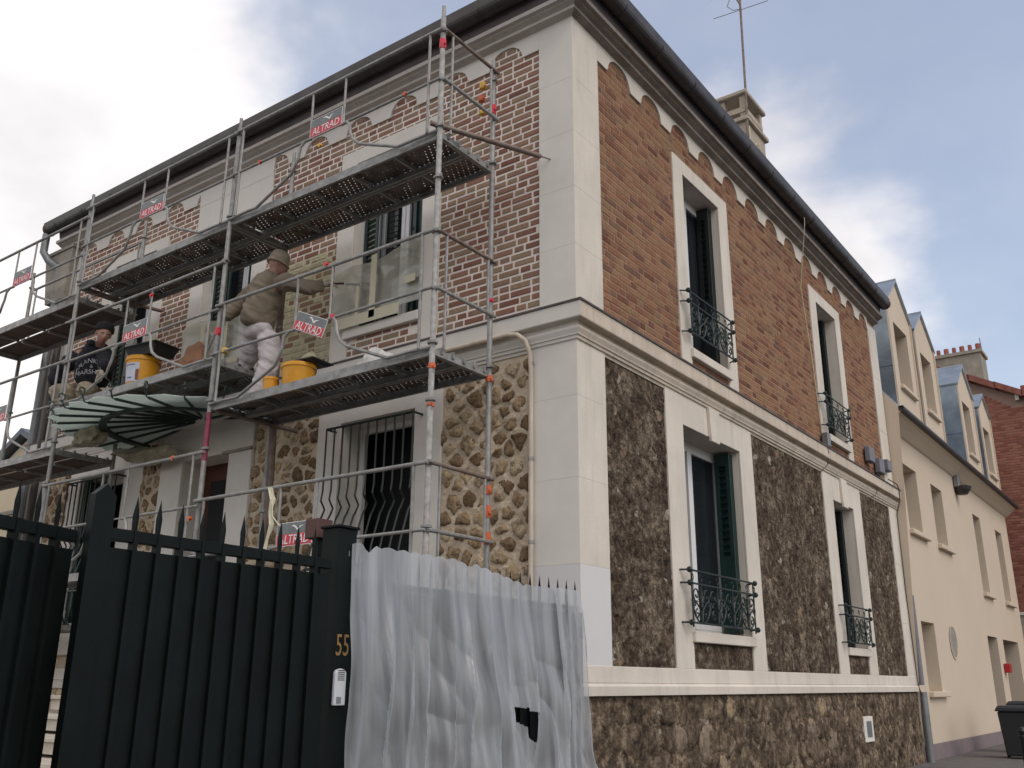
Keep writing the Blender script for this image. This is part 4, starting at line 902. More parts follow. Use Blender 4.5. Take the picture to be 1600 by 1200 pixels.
# ------------------------------------------------------------------ cream house next door
cream = empty('cream_townhouse', (-3, 16, 0))
tag(cream, 'cream rendered townhouse with four zinc-clad dormers next to the brick corner house', 'house')
OC = [(10.87, 11.82, 4.10, 5.28), (12.92, 13.82, 4.08, 5.25), (16.80, 17.6, 3.47, 5.22), (19.45, 20.3, 3.45, 5.2), (10.83, 11.75, 1.40, 2.54), (16.5, 17.6, 0.36, 2.53), (18.3, 20.3, 0.36, 2.52)]
SI2 = Facade('side')
wall_sheet(SI2, 9.97, 21.3, 0.2, 5.84, OC, 0.3, 'cream', 'wall', cream, d=-0.01)
for i, (a, b, c, e) in enumerate(OC):
    mb = MB()
    for q in ([(a, -0.01, c), (a, -0.34, c), (a, -0.34, e), (a, -0.01, e)], [(b, -0.01, c), (b, -0.34, c), (b, -0.34, e), (b, -0.01, e)], [(a, -0.01, e), (b, -0.01, e), (b, -0.34, e), (a, -0.34, e)], [(a, -0.01, c), (b, -0.01, c), (b, -0.34, c), (a, -0.34, c)]):
        mb.add([SI.P(*p) for p in q], [(0, 1, 2, 3)])
    rv = mb.build('window_reveal', 'cream', cream, fixn=False)
    mb = MB(); mb.box(-0.40, -0.34, a, b, c, e); wq = mb.build('window' if i < 5 else 'door', 'pvc' if i < 5 else 'dark', cream)
    if i < 5:
        for u0, u1 in ((a + 0.07, (a + b) / 2 - 0.05), ((a + b) / 2 + 0.05, b - 0.07)):
            mb = MB(); mb.box(-0.342, -0.334, u0, u1, c + 0.08, e - 0.08); mb.build('pane', 'glass', wq)
        mb = MB(); mb.box(-0.03, 0.075, a - 0.05, b + 0.22, c - 0.09, c); mb.build('window_sill', 'cream', cream, bevel=0.01)
# oval window and round vents
for (y, z, ry, rz, dd) in ((13.1, 2.27, 0.28, 0.28, 0.16), (10.33, 5.0, 0.11, 0.11, 0.10), (10.35, 2.75, 0.11, 0.11, 0.05)):
    mb = MB(); n = 28; vs = []
    for k in range(n):
        a = 2 * pi * k / n; vs += [(0.004, y + ry * 1.12 * cos(a), z + rz * 1.12 * sin(a)), (0.004, y + ry * cos(a), z + rz * sin(a)), (-0.008, y + ry * cos(a), z + rz * sin(a)), ]
    mb.add(vs, [(3 * k, 3 * ((k + 1) % n), 3 * ((k + 1) % n) + 1, 3 * k + 1) for k in range(n)] + [(3 * k + 1, 3 * ((k + 1) % n) + 1, 3 * ((k + 1) % n) + 2, 3 * k + 2) for k in range(n)])
    o = mb.build('round_window', 'cream', cream, fixn=False)
    mb = MB(); mb.lathe((-0.006, y, z), [(0, 0.0), (ry, 0.0), (ry, 0.004), (0, 0.004)], 28, (1, 0, 0)); mb.build('pane', 'cement', o)
mb = MB(); mb.add([(0, 9.96, 0.22), (0, 21.3, 0.22), (0.012, 21.3, 0.60), (0.012, 9.96, 0.60), (0.012, 9.96, 0.22), (0.012, 21.3, 0.22)], [(4, 5, 2, 3)]); mb.build('plinth', 'plinth', cream, fixn=False)
# eaves cove, gutter
prof = [(-0.01, 5.76), (0.03, 5.78), (0.12, 5.86), (0.22, 5.94), (0.27, 5.965), (0.27, 6.0)]
mb = MB(); vs = [(d, y, z) for y in (9.98, 21.4) for d, z in prof]; n = len(prof); mb.add(vs, [(k, k + 1, n + k + 1, n + k) for k in range(n - 1)] + [tuple(range(n))]); mb.build('eaves_cove', 'cream', cream, fixn=False)
mb = MB(); mb.path([(0.30, 9.98, 6.02), (0.30, 21.4, 6.02)], 0.05, 8); mb.box(0.22, 0.33, 9.98, 21.4, 6.04, 6.075); mb.build('gutter', 'zinc_dark', cream)
mb = MB(); mb.add([(0.25, 9.98, 6.07), (0.25, 21.4, 6.07), (-1.35, 21.4, 8.2), (-1.35, 9.98, 8.2), (-5, 21.4, 8.7), (-5, 9.98, 8.7)], [(0, 1, 2, 3), (3, 2, 4, 5)])
mb.add([(0.25, 21.4, 6.07), (-1.35, 21.4, 8.2), (-5, 21.4, 8.7), (-5, 21.4, 0), (-0.01, 21.3, 0), (-0.01, 21.3, 5.9)], [(0, 1, 2, 3, 4, 5)]); mb.build('mansard_roof', 'zinc', cream, fixn=False)
mb = MB(); mb.add([(-0.01, 9.97, 0.2), (-9, 9.97, 0.2), (-9, 9.97, 8.0), (-1.2, 9.97, 8.0), (0.25, 9.98, 6.07)], [(0, 1, 2, 3, 4)]); mb.build('party_wall', 'cream', cream, fixn=False)
for (y0, y1, yp, zp, wy0, wy1, wz0, wz1) in ((11.35, 13.10, 12.22, 9.28, 11.76, 12.76, 6.98, 8.28), (13.40, 15.12, 14.24, 9.24, 13.84, 14.74, 6.98, 8.25), (17.45, 19.2, 18.32, 9.16, 17.84, 18.72, 6.85, 8.16), (19.95, 21.5, 20.75, 9.0, 20.3, 21.15, 6.8, 8.05)):
    dm = D.objects.new('dormer', None); X0 = -0.06; ze = 8.62 if y0 < 17 else 8.5
    mb = MB()
    # front face with window hole (pieces)
    mb.add([(X0, y0, 6.05), (X0, wy0, 6.05), (X0, wy0, ze + (zp - ze) * (wy0 - y0) / (yp - y0)), (X0, y0, ze)], [(0, 1, 2, 3)])
    mb.add([(X0, wy1, 6.05), (X0, y1, 6.05), (X0, y1, ze), (X0, wy1, ze + (zp - ze) * (y1 - wy1) / (y1 - yp))], [(0, 1, 2, 3)])
    mb.add([(X0, wy0, 6.05), (X0, wy1, 6.05), (X0, wy1, wz0), (X0, wy0, wz0)], [(0, 1, 2, 3)])
    mb.add([(X0, wy0, wz1), (X0, wy1, wz1), (X0, wy1, ze + (zp - ze) * (y1 - wy1) / (y1 - yp)), (X0, yp, zp), (X0, wy0, ze + (zp - ze) * (wy0 - y0) / (yp - y0))], [(0, 1, 2, 3, 4)])
    for q in ([(wy0, wz0), (wy0, wz1)], [(wy1, wz0), (wy1, wz1)], [(wy0, wz1), (wy1, wz1)], [(wy0, wz0), (wy1, wz0)]):
        mb.add([(X0, *q[0]), (X0, *q[1]), (X0 - 0.32, *q[1]), (X0 - 0.32, *q[0])], [(0, 1, 2, 3)])
    dm = mb.build('dormer', 'cream', cream, fixn=False)
    mb = MB(); mb.box(X0 - 0.36, X0 - 0.32, wy0, wy1, wz0, wz1); mb.build('window', 'pvc', dm)
    mb = MB(); mb.box(X0 - 0.322, X0 - 0.314, wy0 + 0.08, wy1 - 0.08, wz0 + 0.08, wz1 - 0.08); mb.build('pane', 'glass', dm)
    mb = MB(); mb.box(X0 - 0.02, X0 + 0.07, wy0 - 0.04, wy1 + 0.08, wz0 - 0.08, wz0); mb.build('window_sill', 'cream', dm, bevel=0.01)
    # cheek sheets with a horizontal seam
    sl = [(X0 + 0.03, 6.12), (X0 + 0.03, 7.25), (X0 + 0.03, ze)]
    for yy in (y0 - 0.012, y1 + 0.012):
        for z0_, z1_ in ((6.08, 7.25), (7.26, ze)):
            xb = lambda z: -1.35 * max(0, (z - 6.07)) / 2.13 - 0.05
            mb = MB(); mb.prism([(X0 + 0.03, yy, z0_), (X0 + 0.03, yy, z1_), (min(-1.9, xb(z1_)), yy, z1_), (min(-0.3, xb(z0_)) - 0.9, yy, z0_)], (0, 0.01 if yy > y0 else -0.01, 0)); mb.build('cheek_sheet', 'zinc', dm)
        mb = MB(); mb.box(X0 - 0.0, X0 + 0.035, yy - 0.02, yy + 0.02, 6.1, ze + 0.02); mb.build('corner_strip', 'cream', dm)
    # pitched zinc roof
    mb = MB(); xe = X0 + 0.05; dz = 0.05
    for ya, za in ((y0 - 0.05, ze - 0.03), (y1 + 0.05, ze - 0.03)):
        mb.add([(xe, ya, za), (xe, yp, zp), (-3.2, yp, zp), (-3.2, ya, za), (xe, ya, za + dz), (xe, yp, zp + dz), (-3.2, yp, zp + dz), (-3.2, ya, za + dz)], [(0, 1, 2, 3), (4, 5, 6, 7), (0, 1, 5, 4), (0, 4, 7, 3)])
    mb.build('dormer_roof', 'zinc', dm, fixn=True)
    mb = MB(); mb.path([(xe, yp, zp + dz), (-3.2, yp, zp + dz)], 0.022, 6); mb.path([(xe, y0 - 0.05, ze), (-3.2, y0 - 0.05, ze)], 0.018, 6); mb.build('roof_seam', 'zinc', dm)
hood = empty('wall_lamp', (0.0, 15.3, 5.6)); tag(hood, 'grey hooded outlet under the eaves of the cream townhouse', 'wall lamp')
mb = MB(); mb.box(0.0, 0.10, 15.1, 15.3, 5.55, 5.80); mb.build('bracket', 'zinc_pipe', hood, bevel=0.01)
mb = MB(); mb.lathe((0.12, 15.3, 5.40), [(0.10, 0), (0.17, 0.10), (0.19, 0.16), (0.10, 0.20)], 12); mb.build('shade', 'zinc_dark', hood)
lb = empty('letterbox', (0, 18.1, 1.8)); tag(lb, 'small red letterbox beside the cream townhouse door', 'letterbox')
mb = MB(); mb.box(0.0, 0.12, 17.9, 18.12, 1.78, 1.98); mb.build('body', 'redbox', lb, bevel=0.01); mb = MB(); mb.box(0.12, 0.124, 17.93, 18.09, 1.90, 1.915); mb.build('slot', 'dark', lb)

# ------------------------------------------------------------------ red brick gable beyond
gab = empty('brick_gable_house', (0, 24, 0)); tag(gab, 'red brick gabled house with tiled verge and six-pot chimney beyond the cream townhouse', 'house')
GY = 24.0
def rz(x): return 10.48 - 0.525 * (x + 1.0)
mb = MB(); mb.add([(-6, GY, 3.4), (7, GY, 3.4), (7, GY, rz(7)), (-3.5, GY, rz(-3.5)), (-6, GY, 10.4)], [(0, 1, 2, 3, 4)]); gw = mb.build('wall', 'mortar_far', gab, fixn=False)
mb = MB(); mb.box(-6, 7, GY - 0.06, GY + 0.1, 0.2, 3.4); mb.build('wall', 'cement_light', gab)
mb = MB(); mb.box(-6, 7, GY - 0.10, GY, 3.4, 3.48); mb.build('wall_coping', 'plaster', gab)
mb = MB(); rr = random.Random(9); z = 3.5; row = 0
while z < 12.5:
    x = -1.4 + (0.12 if row % 2 else 0)
    while x < 2.6:
        if z + 0.08 < rz(x + 0.2) - 0.25: mb.cur = rr.random(); chip(FR, mb, x, x + 0.215, z, z + 0.068, 0.012, 0.004)
        x += 0.232
    z += 0.082; row += 1
mb.v = [(v[0], v[1] + GY, v[2]) for v in mb.v]; mb.build('brick', 'brick_far', gw, kind='stuff', rnd=True, fixn=False)
for k in range(16):
    x0 = -3.5 + k * 0.68; x1 = x0 + 0.70; mb = MB()
    mb.prism([(x0, GY - 0.28, rz(x0) + 0.03), (x1, GY - 0.28, rz(x1)), (x1, GY - 0.28, rz(x1) + 0.20), (x0, GY - 0.28, rz(x0) + 0.22)], (0, 0.5, 0)); mb.build('tile', 'rooftile', gab)
mb = MB(); mb.add([(-3.5, GY - 0.25, rz(-3.5) + 0.1), (7, GY - 0.25, rz(7) + 0.1), (7, GY + 8, rz(7) + 0.1), (-3.5, GY + 8, rz(-3.5) + 0.1)], [(0, 1, 2, 3)]); mb.build('roof', 'rooftile', gab, fixn=False)
mb = MB(); mb.box(-1.80, -0.42, GY + 0.3, GY + 1.2, 9.8, 11.42); c_ = mb.build('chimney', 'cement', gab)
mb = MB(); mb.box(-1.86, -0.36, GY + 0.24, GY + 1.26, 11.40, 11.50); mb.build('chimney_slab', 'cement', c_)
for k in range(6):
    mb = MB(); mb.lathe((-1.66 + k * 0.232, GY + 0.6, 11.5), [(0.062 + 0.015 * (k % 2), 0), (0.058 + 0.015 * (k % 2), 0.27), (0.05, 0.27)], 12); mb.build('chimney_pot', 'terra', c_, smooth=True)
mb = MB(); mb.path([(-0.40, GY + 0.6, 11.45), (-0.42, GY + 0.6, 11.95)], 0.015, 6); mb.build('rod', 'zinc_pipe', c_)
mb = MB(); mb.obox((0.43, GY - 0.05, rz(0.43) - 0.05), (0.05, 0, 0), (0, 0.08, 0), (0, 0, 0.09)); mb.build('purlin_end', 'plaster', gab)
mb = MB(); mb.lathe((0.55, GY + 0.6, rz(0.5)), [(0.07, 0), (0.07, 0.5)], 10); mb.build('chimney_pot', 'terra', gab)

# ------------------------------------------------------------------ neighbour glimpsed at the far left
ng = empty('neighbour_house', (-14, 3, 0)); tag(ng, 'pale yellow neighbouring house with slate gable roof past the left scaffold end', 'house')
mb = MB(); mb.prism([(-16.5, 2.0, 0), (-12.1, 2.0, 0), (-12.1, 2.0, 5.2), (-13.35, 2.0, 5.80), (-15.2, 2.0, 4.9), (-16.5, 2.0, 4.3)], (0, 6, 0)); mb.build('wall', 'neigh', ng)
mb = MB(); mb.prism([(-13.4, 1.85, 5.86), (-11.9, 1.85, 5.14), (-11.9, 1.85, 5.26), (-13.4, 1.85, 5.98)], (0, 6.3, 0)); mb.prism([(-13.4, 1.85, 5.86), (-16.6, 1.85, 4.25), (-16.6, 1.85, 4.37), (-13.4, 1.85, 5.98)], (0, 6.3, 0)); mb.build('roof', 'slate', ng)
mb = MB(); mb.box(-13.2, -12.6, 1.9, 1.99, 4.35, 5.0); mb.build('window', 'slate', ng)
gw2 = MB(); gw2.box(-14.0, -9.6, 0.9, 1.1, 0.2, 4.0); gwo = gw2.build('garden_wall', 'neigh'); tag(gwo, 'ochre garden wall below the neighbouring slate roof', 'wall')
mb = MB(); mb.box(-14, -9.55, 0.86, 1.14, 4.0, 4.06); mb.build('coping', 'cement', gwo)

# ------------------------------------------------------------------ front steps
st = empty('front_steps', (-5.2, -0.8, 0)); tag(st, 'pale stone steps climbing to the landing of the front door', 'steps')
for k, (x0, x1, y0, z) in enumerate(((-6.2, -3.9, -0.75, 1.34), (-7.3, -3.9, -1.05, 1.16), (-7.5, -3.9, -1.35, 0.98), (-7.7, -3.9, -1.65, 0.80), (-7.9, -3.9, -1.95, 0.62))):
    mb = MB(); mb.box(x0, x1, y0, -0.09, z - 0.15, z - 0.04); mb.box(x0 - 0.03, x1, y0 - 0.035, -0.085, z - 0.04, z); mb.build('step', 'stone_step', st, bevel=0.006)

# ------------------------------------------------------------------ scaffold
SC = empty('scaffold', (-4.9, -0.7, 0.3)); tag(SC, 'galvanised steel facade scaffold along the garden front of the corner house', 'scaffold')
YO, YI = -1.05, -0.30
XS = [-0.70, -3.55, -6.42, -9.25]
def post(x, y, z0, z1, top_thin=True, m='galv'):
    mb = MB(); mb.tube((x, y, z0), (x, y, z1 - 0.12), 0.0245, 12); mb.tube((x, y, z1 - 0.13), (x, y, z1), 0.0185, 10); p = mb.build('post', m, SC, smooth=True)
    return p
def coupler(x, y, z, par, r=0.034):
    mb = MB(); mb.lathe((x, y, z), [(r * 0.75, -0.014), (r * 1.25, -0.010), (r * 1.3, 0.004), (r * 0.8, 0.012)], 10); mb.obox((x + r, y - 0.02, z), (0.02, 0, 0), (0, 0.010, 0), (0, 0, 0.012)); mb.build('coupler', 'galv', par)
posts = {}
for x, zt in zip(XS, (7.36, 7.28, 7.29, 7.3)):
    p = post(x, YO, 0.3, zt, m='galv' if x != -0.70 else 'galv_white'); posts[(x, 'o')] = p
    for z in (1.1, 2.1, 3.12, 4.10, 5.09, 5.6, 6.10, 7.08, 3.62, 2.62): coupler(x, YO, z, p)
    p = post(x, YI, 0.3, 7.24); posts[(x, 'i')] = p
    for z in (2.1, 3.12, 4.10, 5.09, 6.10, 7.0): coupler(x, YI, z, p)
def deck(x0, x1, z, style='steel'):
    w_ = (YI - YO) / 2 - 0.012; o = D.objects.new('deck', None)
    xa, xb = x0 + 0.04, x1 - 0.04
    # transoms at both ends
    for x in (x0 + 0.02, x1 - 0.02):
        mb = MB(); mb.box(x - 0.022, x + 0.022, YO, YI, z - 0.075, z - 0.02)
        for k in range(5): mb.box(x - 0.035, x + 0.035, YO + 0.10 + k * 0.14, YO + 0.125 + k * 0.14, z - 0.05, z + 0.006)
        mb.build('transom', 'galv', SC)
    for k in range(2):
        y0 = YO + 0.01 + k * (w_ + 0.015); y1 = y0 + w_
        pl = empty('deck_plank', ((xa + xb) / 2, y0, z)); pl.parent = SC; pl.location = Vector(((xa + xb) / 2, y0, z)) - ORI[SC.name]
        if style == 'steel':
            mb = MB(); mb.add([(xa, y0 + 0.004, z - 0.003), (xb, y0 + 0.004, z - 0.003), (xb, y1 - 0.004, z - 0.003), (xa, y1 - 0.004, z - 0.003)], [(0, 1, 2, 3)]); mb.build('tread', 'perf', pl, fixn=False)
            mb = MB()
            for y in (y0, y1):
                s = 1 if y == y0 else -1; mb.box(xa, xb, min(y, y + s * 0.004), max(y, y + s * 0.004), z - 0.078, z + 0.004); mb.box(xa, xb, min(y + s * 0.005, y + s * 0.026), max(y + s * 0.005, y + s * 0.026), z - 0.078, z - 0.074)
            for q in range(1, 5): x = xa + (xb - xa) * q / 5; mb.box(x - 0.012, x + 0.012, y0 + 0.028, y1 - 0.028, z - 0.05, z - 0.006)
            mb.build('side_lip', 'galv', pl)
        else:
            mb = MB(); mb.box(xa, xb, y0 + 0.02, y1 - 0.002, z - 0.02, z - 0.006); mb.build('tread', 'ply', pl)
            mb = MB()
            for y in ((y0, y0 + 0.018) if k == 0 else (y1 - 0.018, y1),): mb.box(xa, xb, y[0], y[1], z - 0.085, z)
            for q in range(0, 5): x = xa + (xb - xa) * q / 4; mb.box(x - 0.012, x + 0.012, y0 + 0.02, y1 - 0.003, z - 0.05, z - 0.021)
            mb.build('side_lip', 'galv_white', pl)
def guard(x0, x1, z, gap=0.23, sign=True, y=YO, signpos=None, tilt=False, curl=True):
    """guard rail frame of one bay: two rails, struts, bent braces, a sign between the struts"""
    xm = (x0 + x1) / 2; yy = y - 0.035
    mb = MB(); mb.tube((x0 - 0.03, yy, z + 1.03), (x1 + 0.03, yy, z + 1.03), 0.0175, 9); mb.build('top_rail', 'galv', SC, smooth=True)
    mb = MB(); mb.tube((x0 - 0.02, yy, z + 0.51), (xm - gap - 0.02, yy, z + 0.51), 0.014, 8); mb.tube((xm + gap, yy, z + 0.51), (x1 + 0.02, yy, z + 0.51), 0.014, 8); mb.tube((xm - gap - 0.02, yy, z + 0.51), (xm + gap, yy, z + 0.51), 0.009, 8) if not tilt else None
    mb.build('middle_rail', 'galv', SC, smooth=True)
    for x in (x0 + 0.12, x1 - 0.12):
        mb = MB(); mb.tube((x, yy, z + 0.0), (x, yy, z + 1.03), 0.0135, 8); mb.build('strut', 'galv', SC, smooth=True)
    for x in (xm - gap, xm + gap):
        mb = MB(); mb.tube((x, yy, z + 0.51), (x, yy, z + 1.03), 0.012, 8); mb.build('strut', 'galv', SC, smooth=True)
    for s in (-1, 1):
        a = xm + s * gap
        pts = [(a - s * 0.02, yy, z + 0.505), (a + s * 0.06, yy - 0.01, z + 0.50), (a + s * 0.11, yy - 0.02, z + 0.45), (a + s * 0.13, yy - 0.02, z + 0.34), (a + s * 0.17, yy - 0.02, z + 0.26), (a + s * 0.24, yy, z + 0.20), (a + s * 0.74, yy, z - 0.01), (a + s * 0.95, yy + 0.01, z + 0.0), (x1 if s > 0 else x0, yy + 0.02, z + 0.0)]
        mb = MB(); mb.path(pts, 0.0155, 8); mb.build('bent_brace', 'galv', SC, smooth=True)
    if sign:
        sy = yy - 0.012; W, H = 2 * gap - 0.02, 0.20
        c = Vector((xm, sy, z + 0.60)); r = Vector((1, 0, 0)); u = Vector((0, 0, 1))
        if tilt: c = Vector((-2.12, sy - 0.01, z + 0.50)); r = Vector((0.91, 0, -0.41)); u = Vector((0.41, 0, 0.91)); W = 0.44; H = 0.17
        def pl(mb, a, b, c0, d0, off, t): mb.obox(c + r * (a + b) / 2 + u * (c0 + d0) / 2 + Vector((0, -off, 0)), r * (b - a) / 2, Vector((0, t / 2, 0)), u * (d0 - c0) / 2)
        mb = MB(); pl(mb, -W / 2, W / 2, -H / 2, H / 2, 0, 0.004); so_ = mb.build('sign', 'sign_white', SC)
        so_['label'] = 'red and grey scaffold sign with white lettering' + (', hanging tilted' if tilt else '')
        mb = MB(); pl(mb, -W / 2 + 0.006, W / 2 - 0.006, 0.002, H / 2 - 0.005, 0.003, 0.002); mb.build('sign_field', 'sign_grey', so_)
        mb = MB(); pl(mb, -W / 2 + 0.006, W / 2 - 0.006, -H / 2 + 0.006, 0.0, 0.003, 0.002); mb.build('sign_field', 'sign_red', so_)
        put_text('ALTRAD', 0.108, c + u * (-H * 0.245) + Vector((0, -0.0062, 0)), r, u, 'sign_white', so_, ext=0.0008, shear=0.15, xs=0.92)
        # white bird emblem
        mb = MB(); bp = [(-0.075, 0.012), (-0.04, 0.022), (-0.01, 0.008), (0.01, -0.012), (0.03, 0.006), (0.085, 0.012), (0.04, -0.004), (0.022, -0.028), (-0.002, -0.022), (-0.02, -0.004), (-0.045, 0.008)]
        o_ = c + u * (H * 0.27) + Vector((0, -0.0055, 0)); mb.prism([o_ + r * (0.03 + x) + u * q for x, q in bp], (0, 0.0008, 0)); mb.build('bird_emblem', 'sign_white', so_)
        return so_
B = list(zip(XS[1:], XS[:-1]))
deck(*B[0], 6.08); deck(*B[0], 4.08); deck(*B[0], 2.08)
deck(*B[1], 6.07); deck(*B[1], 4.56); deck(*B[1], 2.56)
deck(*B[2], 5.93, 'ply'); deck(*B[2], 4.04, 'ply'); deck(*B[2], 2.1, 'ply')
guard(*B[0], 6.06); guard(*B[0], 4.06, tilt=True); guard(*B[0], 2.08)
guard(*B[1], 6.05); guard(*B[1], 4.54); guard(*B[1], 2.55, sign=False)
guard(*B[2], 5.93); guard(*B[2], 4.04, sign=True)
guard(*B[2], 5.93, sign=False, y=YI + 0.05)
# end guards, across the right end
for z in (6.06, 4.06, 2.08):
    for dz, r in ((1.03, 0.0175), (0.51, 0.0175)):
        mb = MB(); mb.tube((-0.665, YO - 0.02, z + dz), (-0.665, YI + 0.03, z + dz), r, 9); mb.build('end_rail', 'rust_tube' if dz > 1 else 'galv', SC, smooth=True)
    for y in (YO + 0.10, YI - 0.08):
        mb = MB(); mb.tube((-0.665, y, z + (0.0 if y < -0.6 else 0.51)), (-0.665, y, z + 1.03), 0.012, 8); mb.build('strut', 'galv', SC, smooth=True)
# wall tie tubes
for (p0, p1) in (((-0.75, -1.12, 6.12), (-0.28, -0.12, 6.12)), ((-6.35, -1.0, 5.98), (-6.2, -0.05, 6.0)), ((-3.5, -1.0, 4.0), (-3.45, -0.03, 4.0))):
    mb = MB(); mb.tube(p0, p1, 0.0245, 10); v = (Vector(p1) - Vector(p0)).normalized(); mb.path([p1, Vector(p1) + v * 0.13, Vector(p1) + v * 0.16 + Vector((0.05, 0, -0.01))], 0.007, 6); mb.build('wall_tie', 'rust_tube', SC, smooth=True)
# a loose tube and cables over the front rails, red painted post section, tapes
mb = MB(); mb.tube((-3.55, YO, 3.98), (-3.55, YO, 3.50), 0.0262, 12); mb.build('painted_sleeve', 'red_paint', posts[(-3.55, 'o')], smooth=True)
def tape(x, y, z, m, h=0.03, r=0.031):
    mb = MB(); mb.lathe((x, y, z), [(r, -h), (r * 1.08, 0), (r, h)], 9)
    mb.path([(x + r, y - 0.01, z), (x + r + 0.02, y - 0.02, z - 0.03)], 0.008, 5); o = mb.build('marker_tape', m, SC); return o
for x, y, z, m, h in ((-0.70, YO, 3.90, 'orange', 0.022), (-0.70, YO, 3.58, 'orange', 0.012), (-0.70, YI, 3.99, 'orange', 0.028), (-0.70, YI, 2.84, 'orange', 0.05), (-0.70, YI, 2.62, 'orange', 0.05), (-0.7, YI, 3.02, 'orange', 0.04), (-0.70, YI, 6.68, 'sign_red', 0.05), (-0.70, YO, 6.95, 'sign_red', 0.05),
                      (-3.55, YO, 4.82, 'sign_red', 0.04), (-3.38, YO - 0.02, 4.58, 'yellow_tape', 0.025), (-6.42, YI, 5.56, 'orange', 0.05), (-0.70, YI, 4.72, 'sign_red', 0.015), (-0.83, YI, 7.0, 'yellow_tape', 0.035), (-0.84, YI, 6.86, 'orange', 0.03), (-0.83, YI, 6.70, 'yellow_tape', 0.02)):
    tape(x, y, z, m, h)
for x, z, m in ((-1.98, 5.12, 'sign_red'), (-1.85, 4.58, 'sign_red'), (-4.76, 5.50, 'sign_red'), (-4.0, 3.585, 'orange'), (-1.10, 6.57, 'orange'), (-3.1, 6.57, 'orange'), (-2.2, 6.44, 'yellow_tape'), (-3.62, 2.95, 'orange')):
    mb = MB(); mb.obox((x, YO - 0.04, z), (0.018, 0, 0.006), (0, 0.02, 0), (-0.005, 0, 0.014)); mb.path([(x, YO - 0.06, z), (x + 0.02, YO - 0.065, z - 0.04)], 0.008, 5); mb.build('marker_tape', m, SC, bevel=0.005)
for pts in ([(-3.52, -0.32, 5.9), (-3.55, -0.30, 4.9), (-3.5, -0.28, 3.5), (-3.52, -0.3, 2.6)],):
    mb = MB(); mb.path(pts, 0.035, 8); mb.build('hoist_tube', 'rust_tube', SC)
# ribbon of masking tape hanging from the low rail
mb = MB(); w_ = 0.022
pts = [(-2.47, 3.11), (-2.42, 3.0), (-2.44, 2.9), (-2.41, 2.78), (-2.45, 2.66), (-2.47, 2.56)]
vs = []
for i, (x, z) in enumerate(pts):
    q = w_ * (1 - 0.6 * i / 5); vs += [(x - q, YO - 0.07 - 0.01 * (i % 2), z), (x + q, YO - 0.06 + 0.012 * (i % 2), z)]
mb.add(vs, [(2 * i, 2 * i + 1, 2 * i + 3, 2 * i + 2) for i in range(5)]); mb.path([(-2.44, YO - 0.06, 3.1), (-2.40, YO - 0.07, 2.85), (-2.30, YO - 0.07, 2.76), (-2.28, YO - 0.06, 2.75)], 0.006, 5)
rb = mb.build('tape_ribbon', 'ribbon'); tag(rb, 'cream strip of masking tape dangling from the lowest scaffold rail', 'tape')

# ------------------------------------------------------------------ loose items on the decks
def bucket(name, x, y, z, r, h, label, lab=False, grp=None, par=None):
    o = empty(name, (x, y, z)); tag(o, label, 'bucket', grp)
    mb = MB(); mb.lathe((x, y, z), [(r * 0.82, 0), (r * 0.84, 0.01), (r * 0.97, h * 0.86), (r * 1.03, h * 0.87), (r * 1.04, h * 0.93), (r * 1.0, h), (r * 0.93, h), (r * 0.9, h * 0.9), (r * 0.78, 0.03), (0, 0.03)], 26); mb.build('body', 'bucket', o, smooth=True)
    mb = MB(); mb.path([(x + r * 1.05 * cos(a), y + r * 1.05 * sin(a) * 0.9, z + h * 0.86 - 0.10 * sin(a * 0.5) ** 2) for a in [0.2 + k * 0.28 for k in range(11)]], 0.004, 5); mb.build('handle', 'zinc_pipe', o)
    if lab:
        def patch(a0, a1, z0, z1, m, off):
            mb = MB(); n = 8; vs = []
            for k in range(n + 1):
                a = a0 + (a1 - a0) * k / n
                for zz_ in (z0, z1): rr_ = r * (0.84 + 0.13 * zz_ / (h * 0.86)) + off; vs.append((x + rr_ * cos(a), y + rr_ * sin(a), z + zz_))
            mb.add(vs, [(2 * k, 2 * k + 2, 2 * k + 3, 2 * k + 1) for k in range(n)]); mb.build('label', m, o, fixn=False)
        patch(-1.9, -0.75, h * 0.18, h * 0.76, 'label_w', 0.003); patch(-0.98, -0.77, h * 0.22, h * 0.55, 'label_br', 0.005); patch(-1.85, -1.05, h * 0.68, h * 0.71, 'label_b', 0.005); patch(-1.82, -1.05, h * 0.20, h * 0.40, 'label_w', 0.004); patch(-1.6, -1.2, h * 0.28, h * 0.32, 'label_b', 0.006)
    return o
bucket('bucket', -5.22, -0.80, 4.56, 0.185, 0.37, 'large yellow bucket with a printed label, black mortar pan on top', lab=True)
bucket('bucket', -2.68, -0.72, 4.08, 0.165, 0.30, 'large plain yellow bucket beside the standing worker', grp=None)
bucket('bucket', -2.93, -0.84, 4.08, 0.075, 0.19, 'small yellow bucket left of the large plain one')
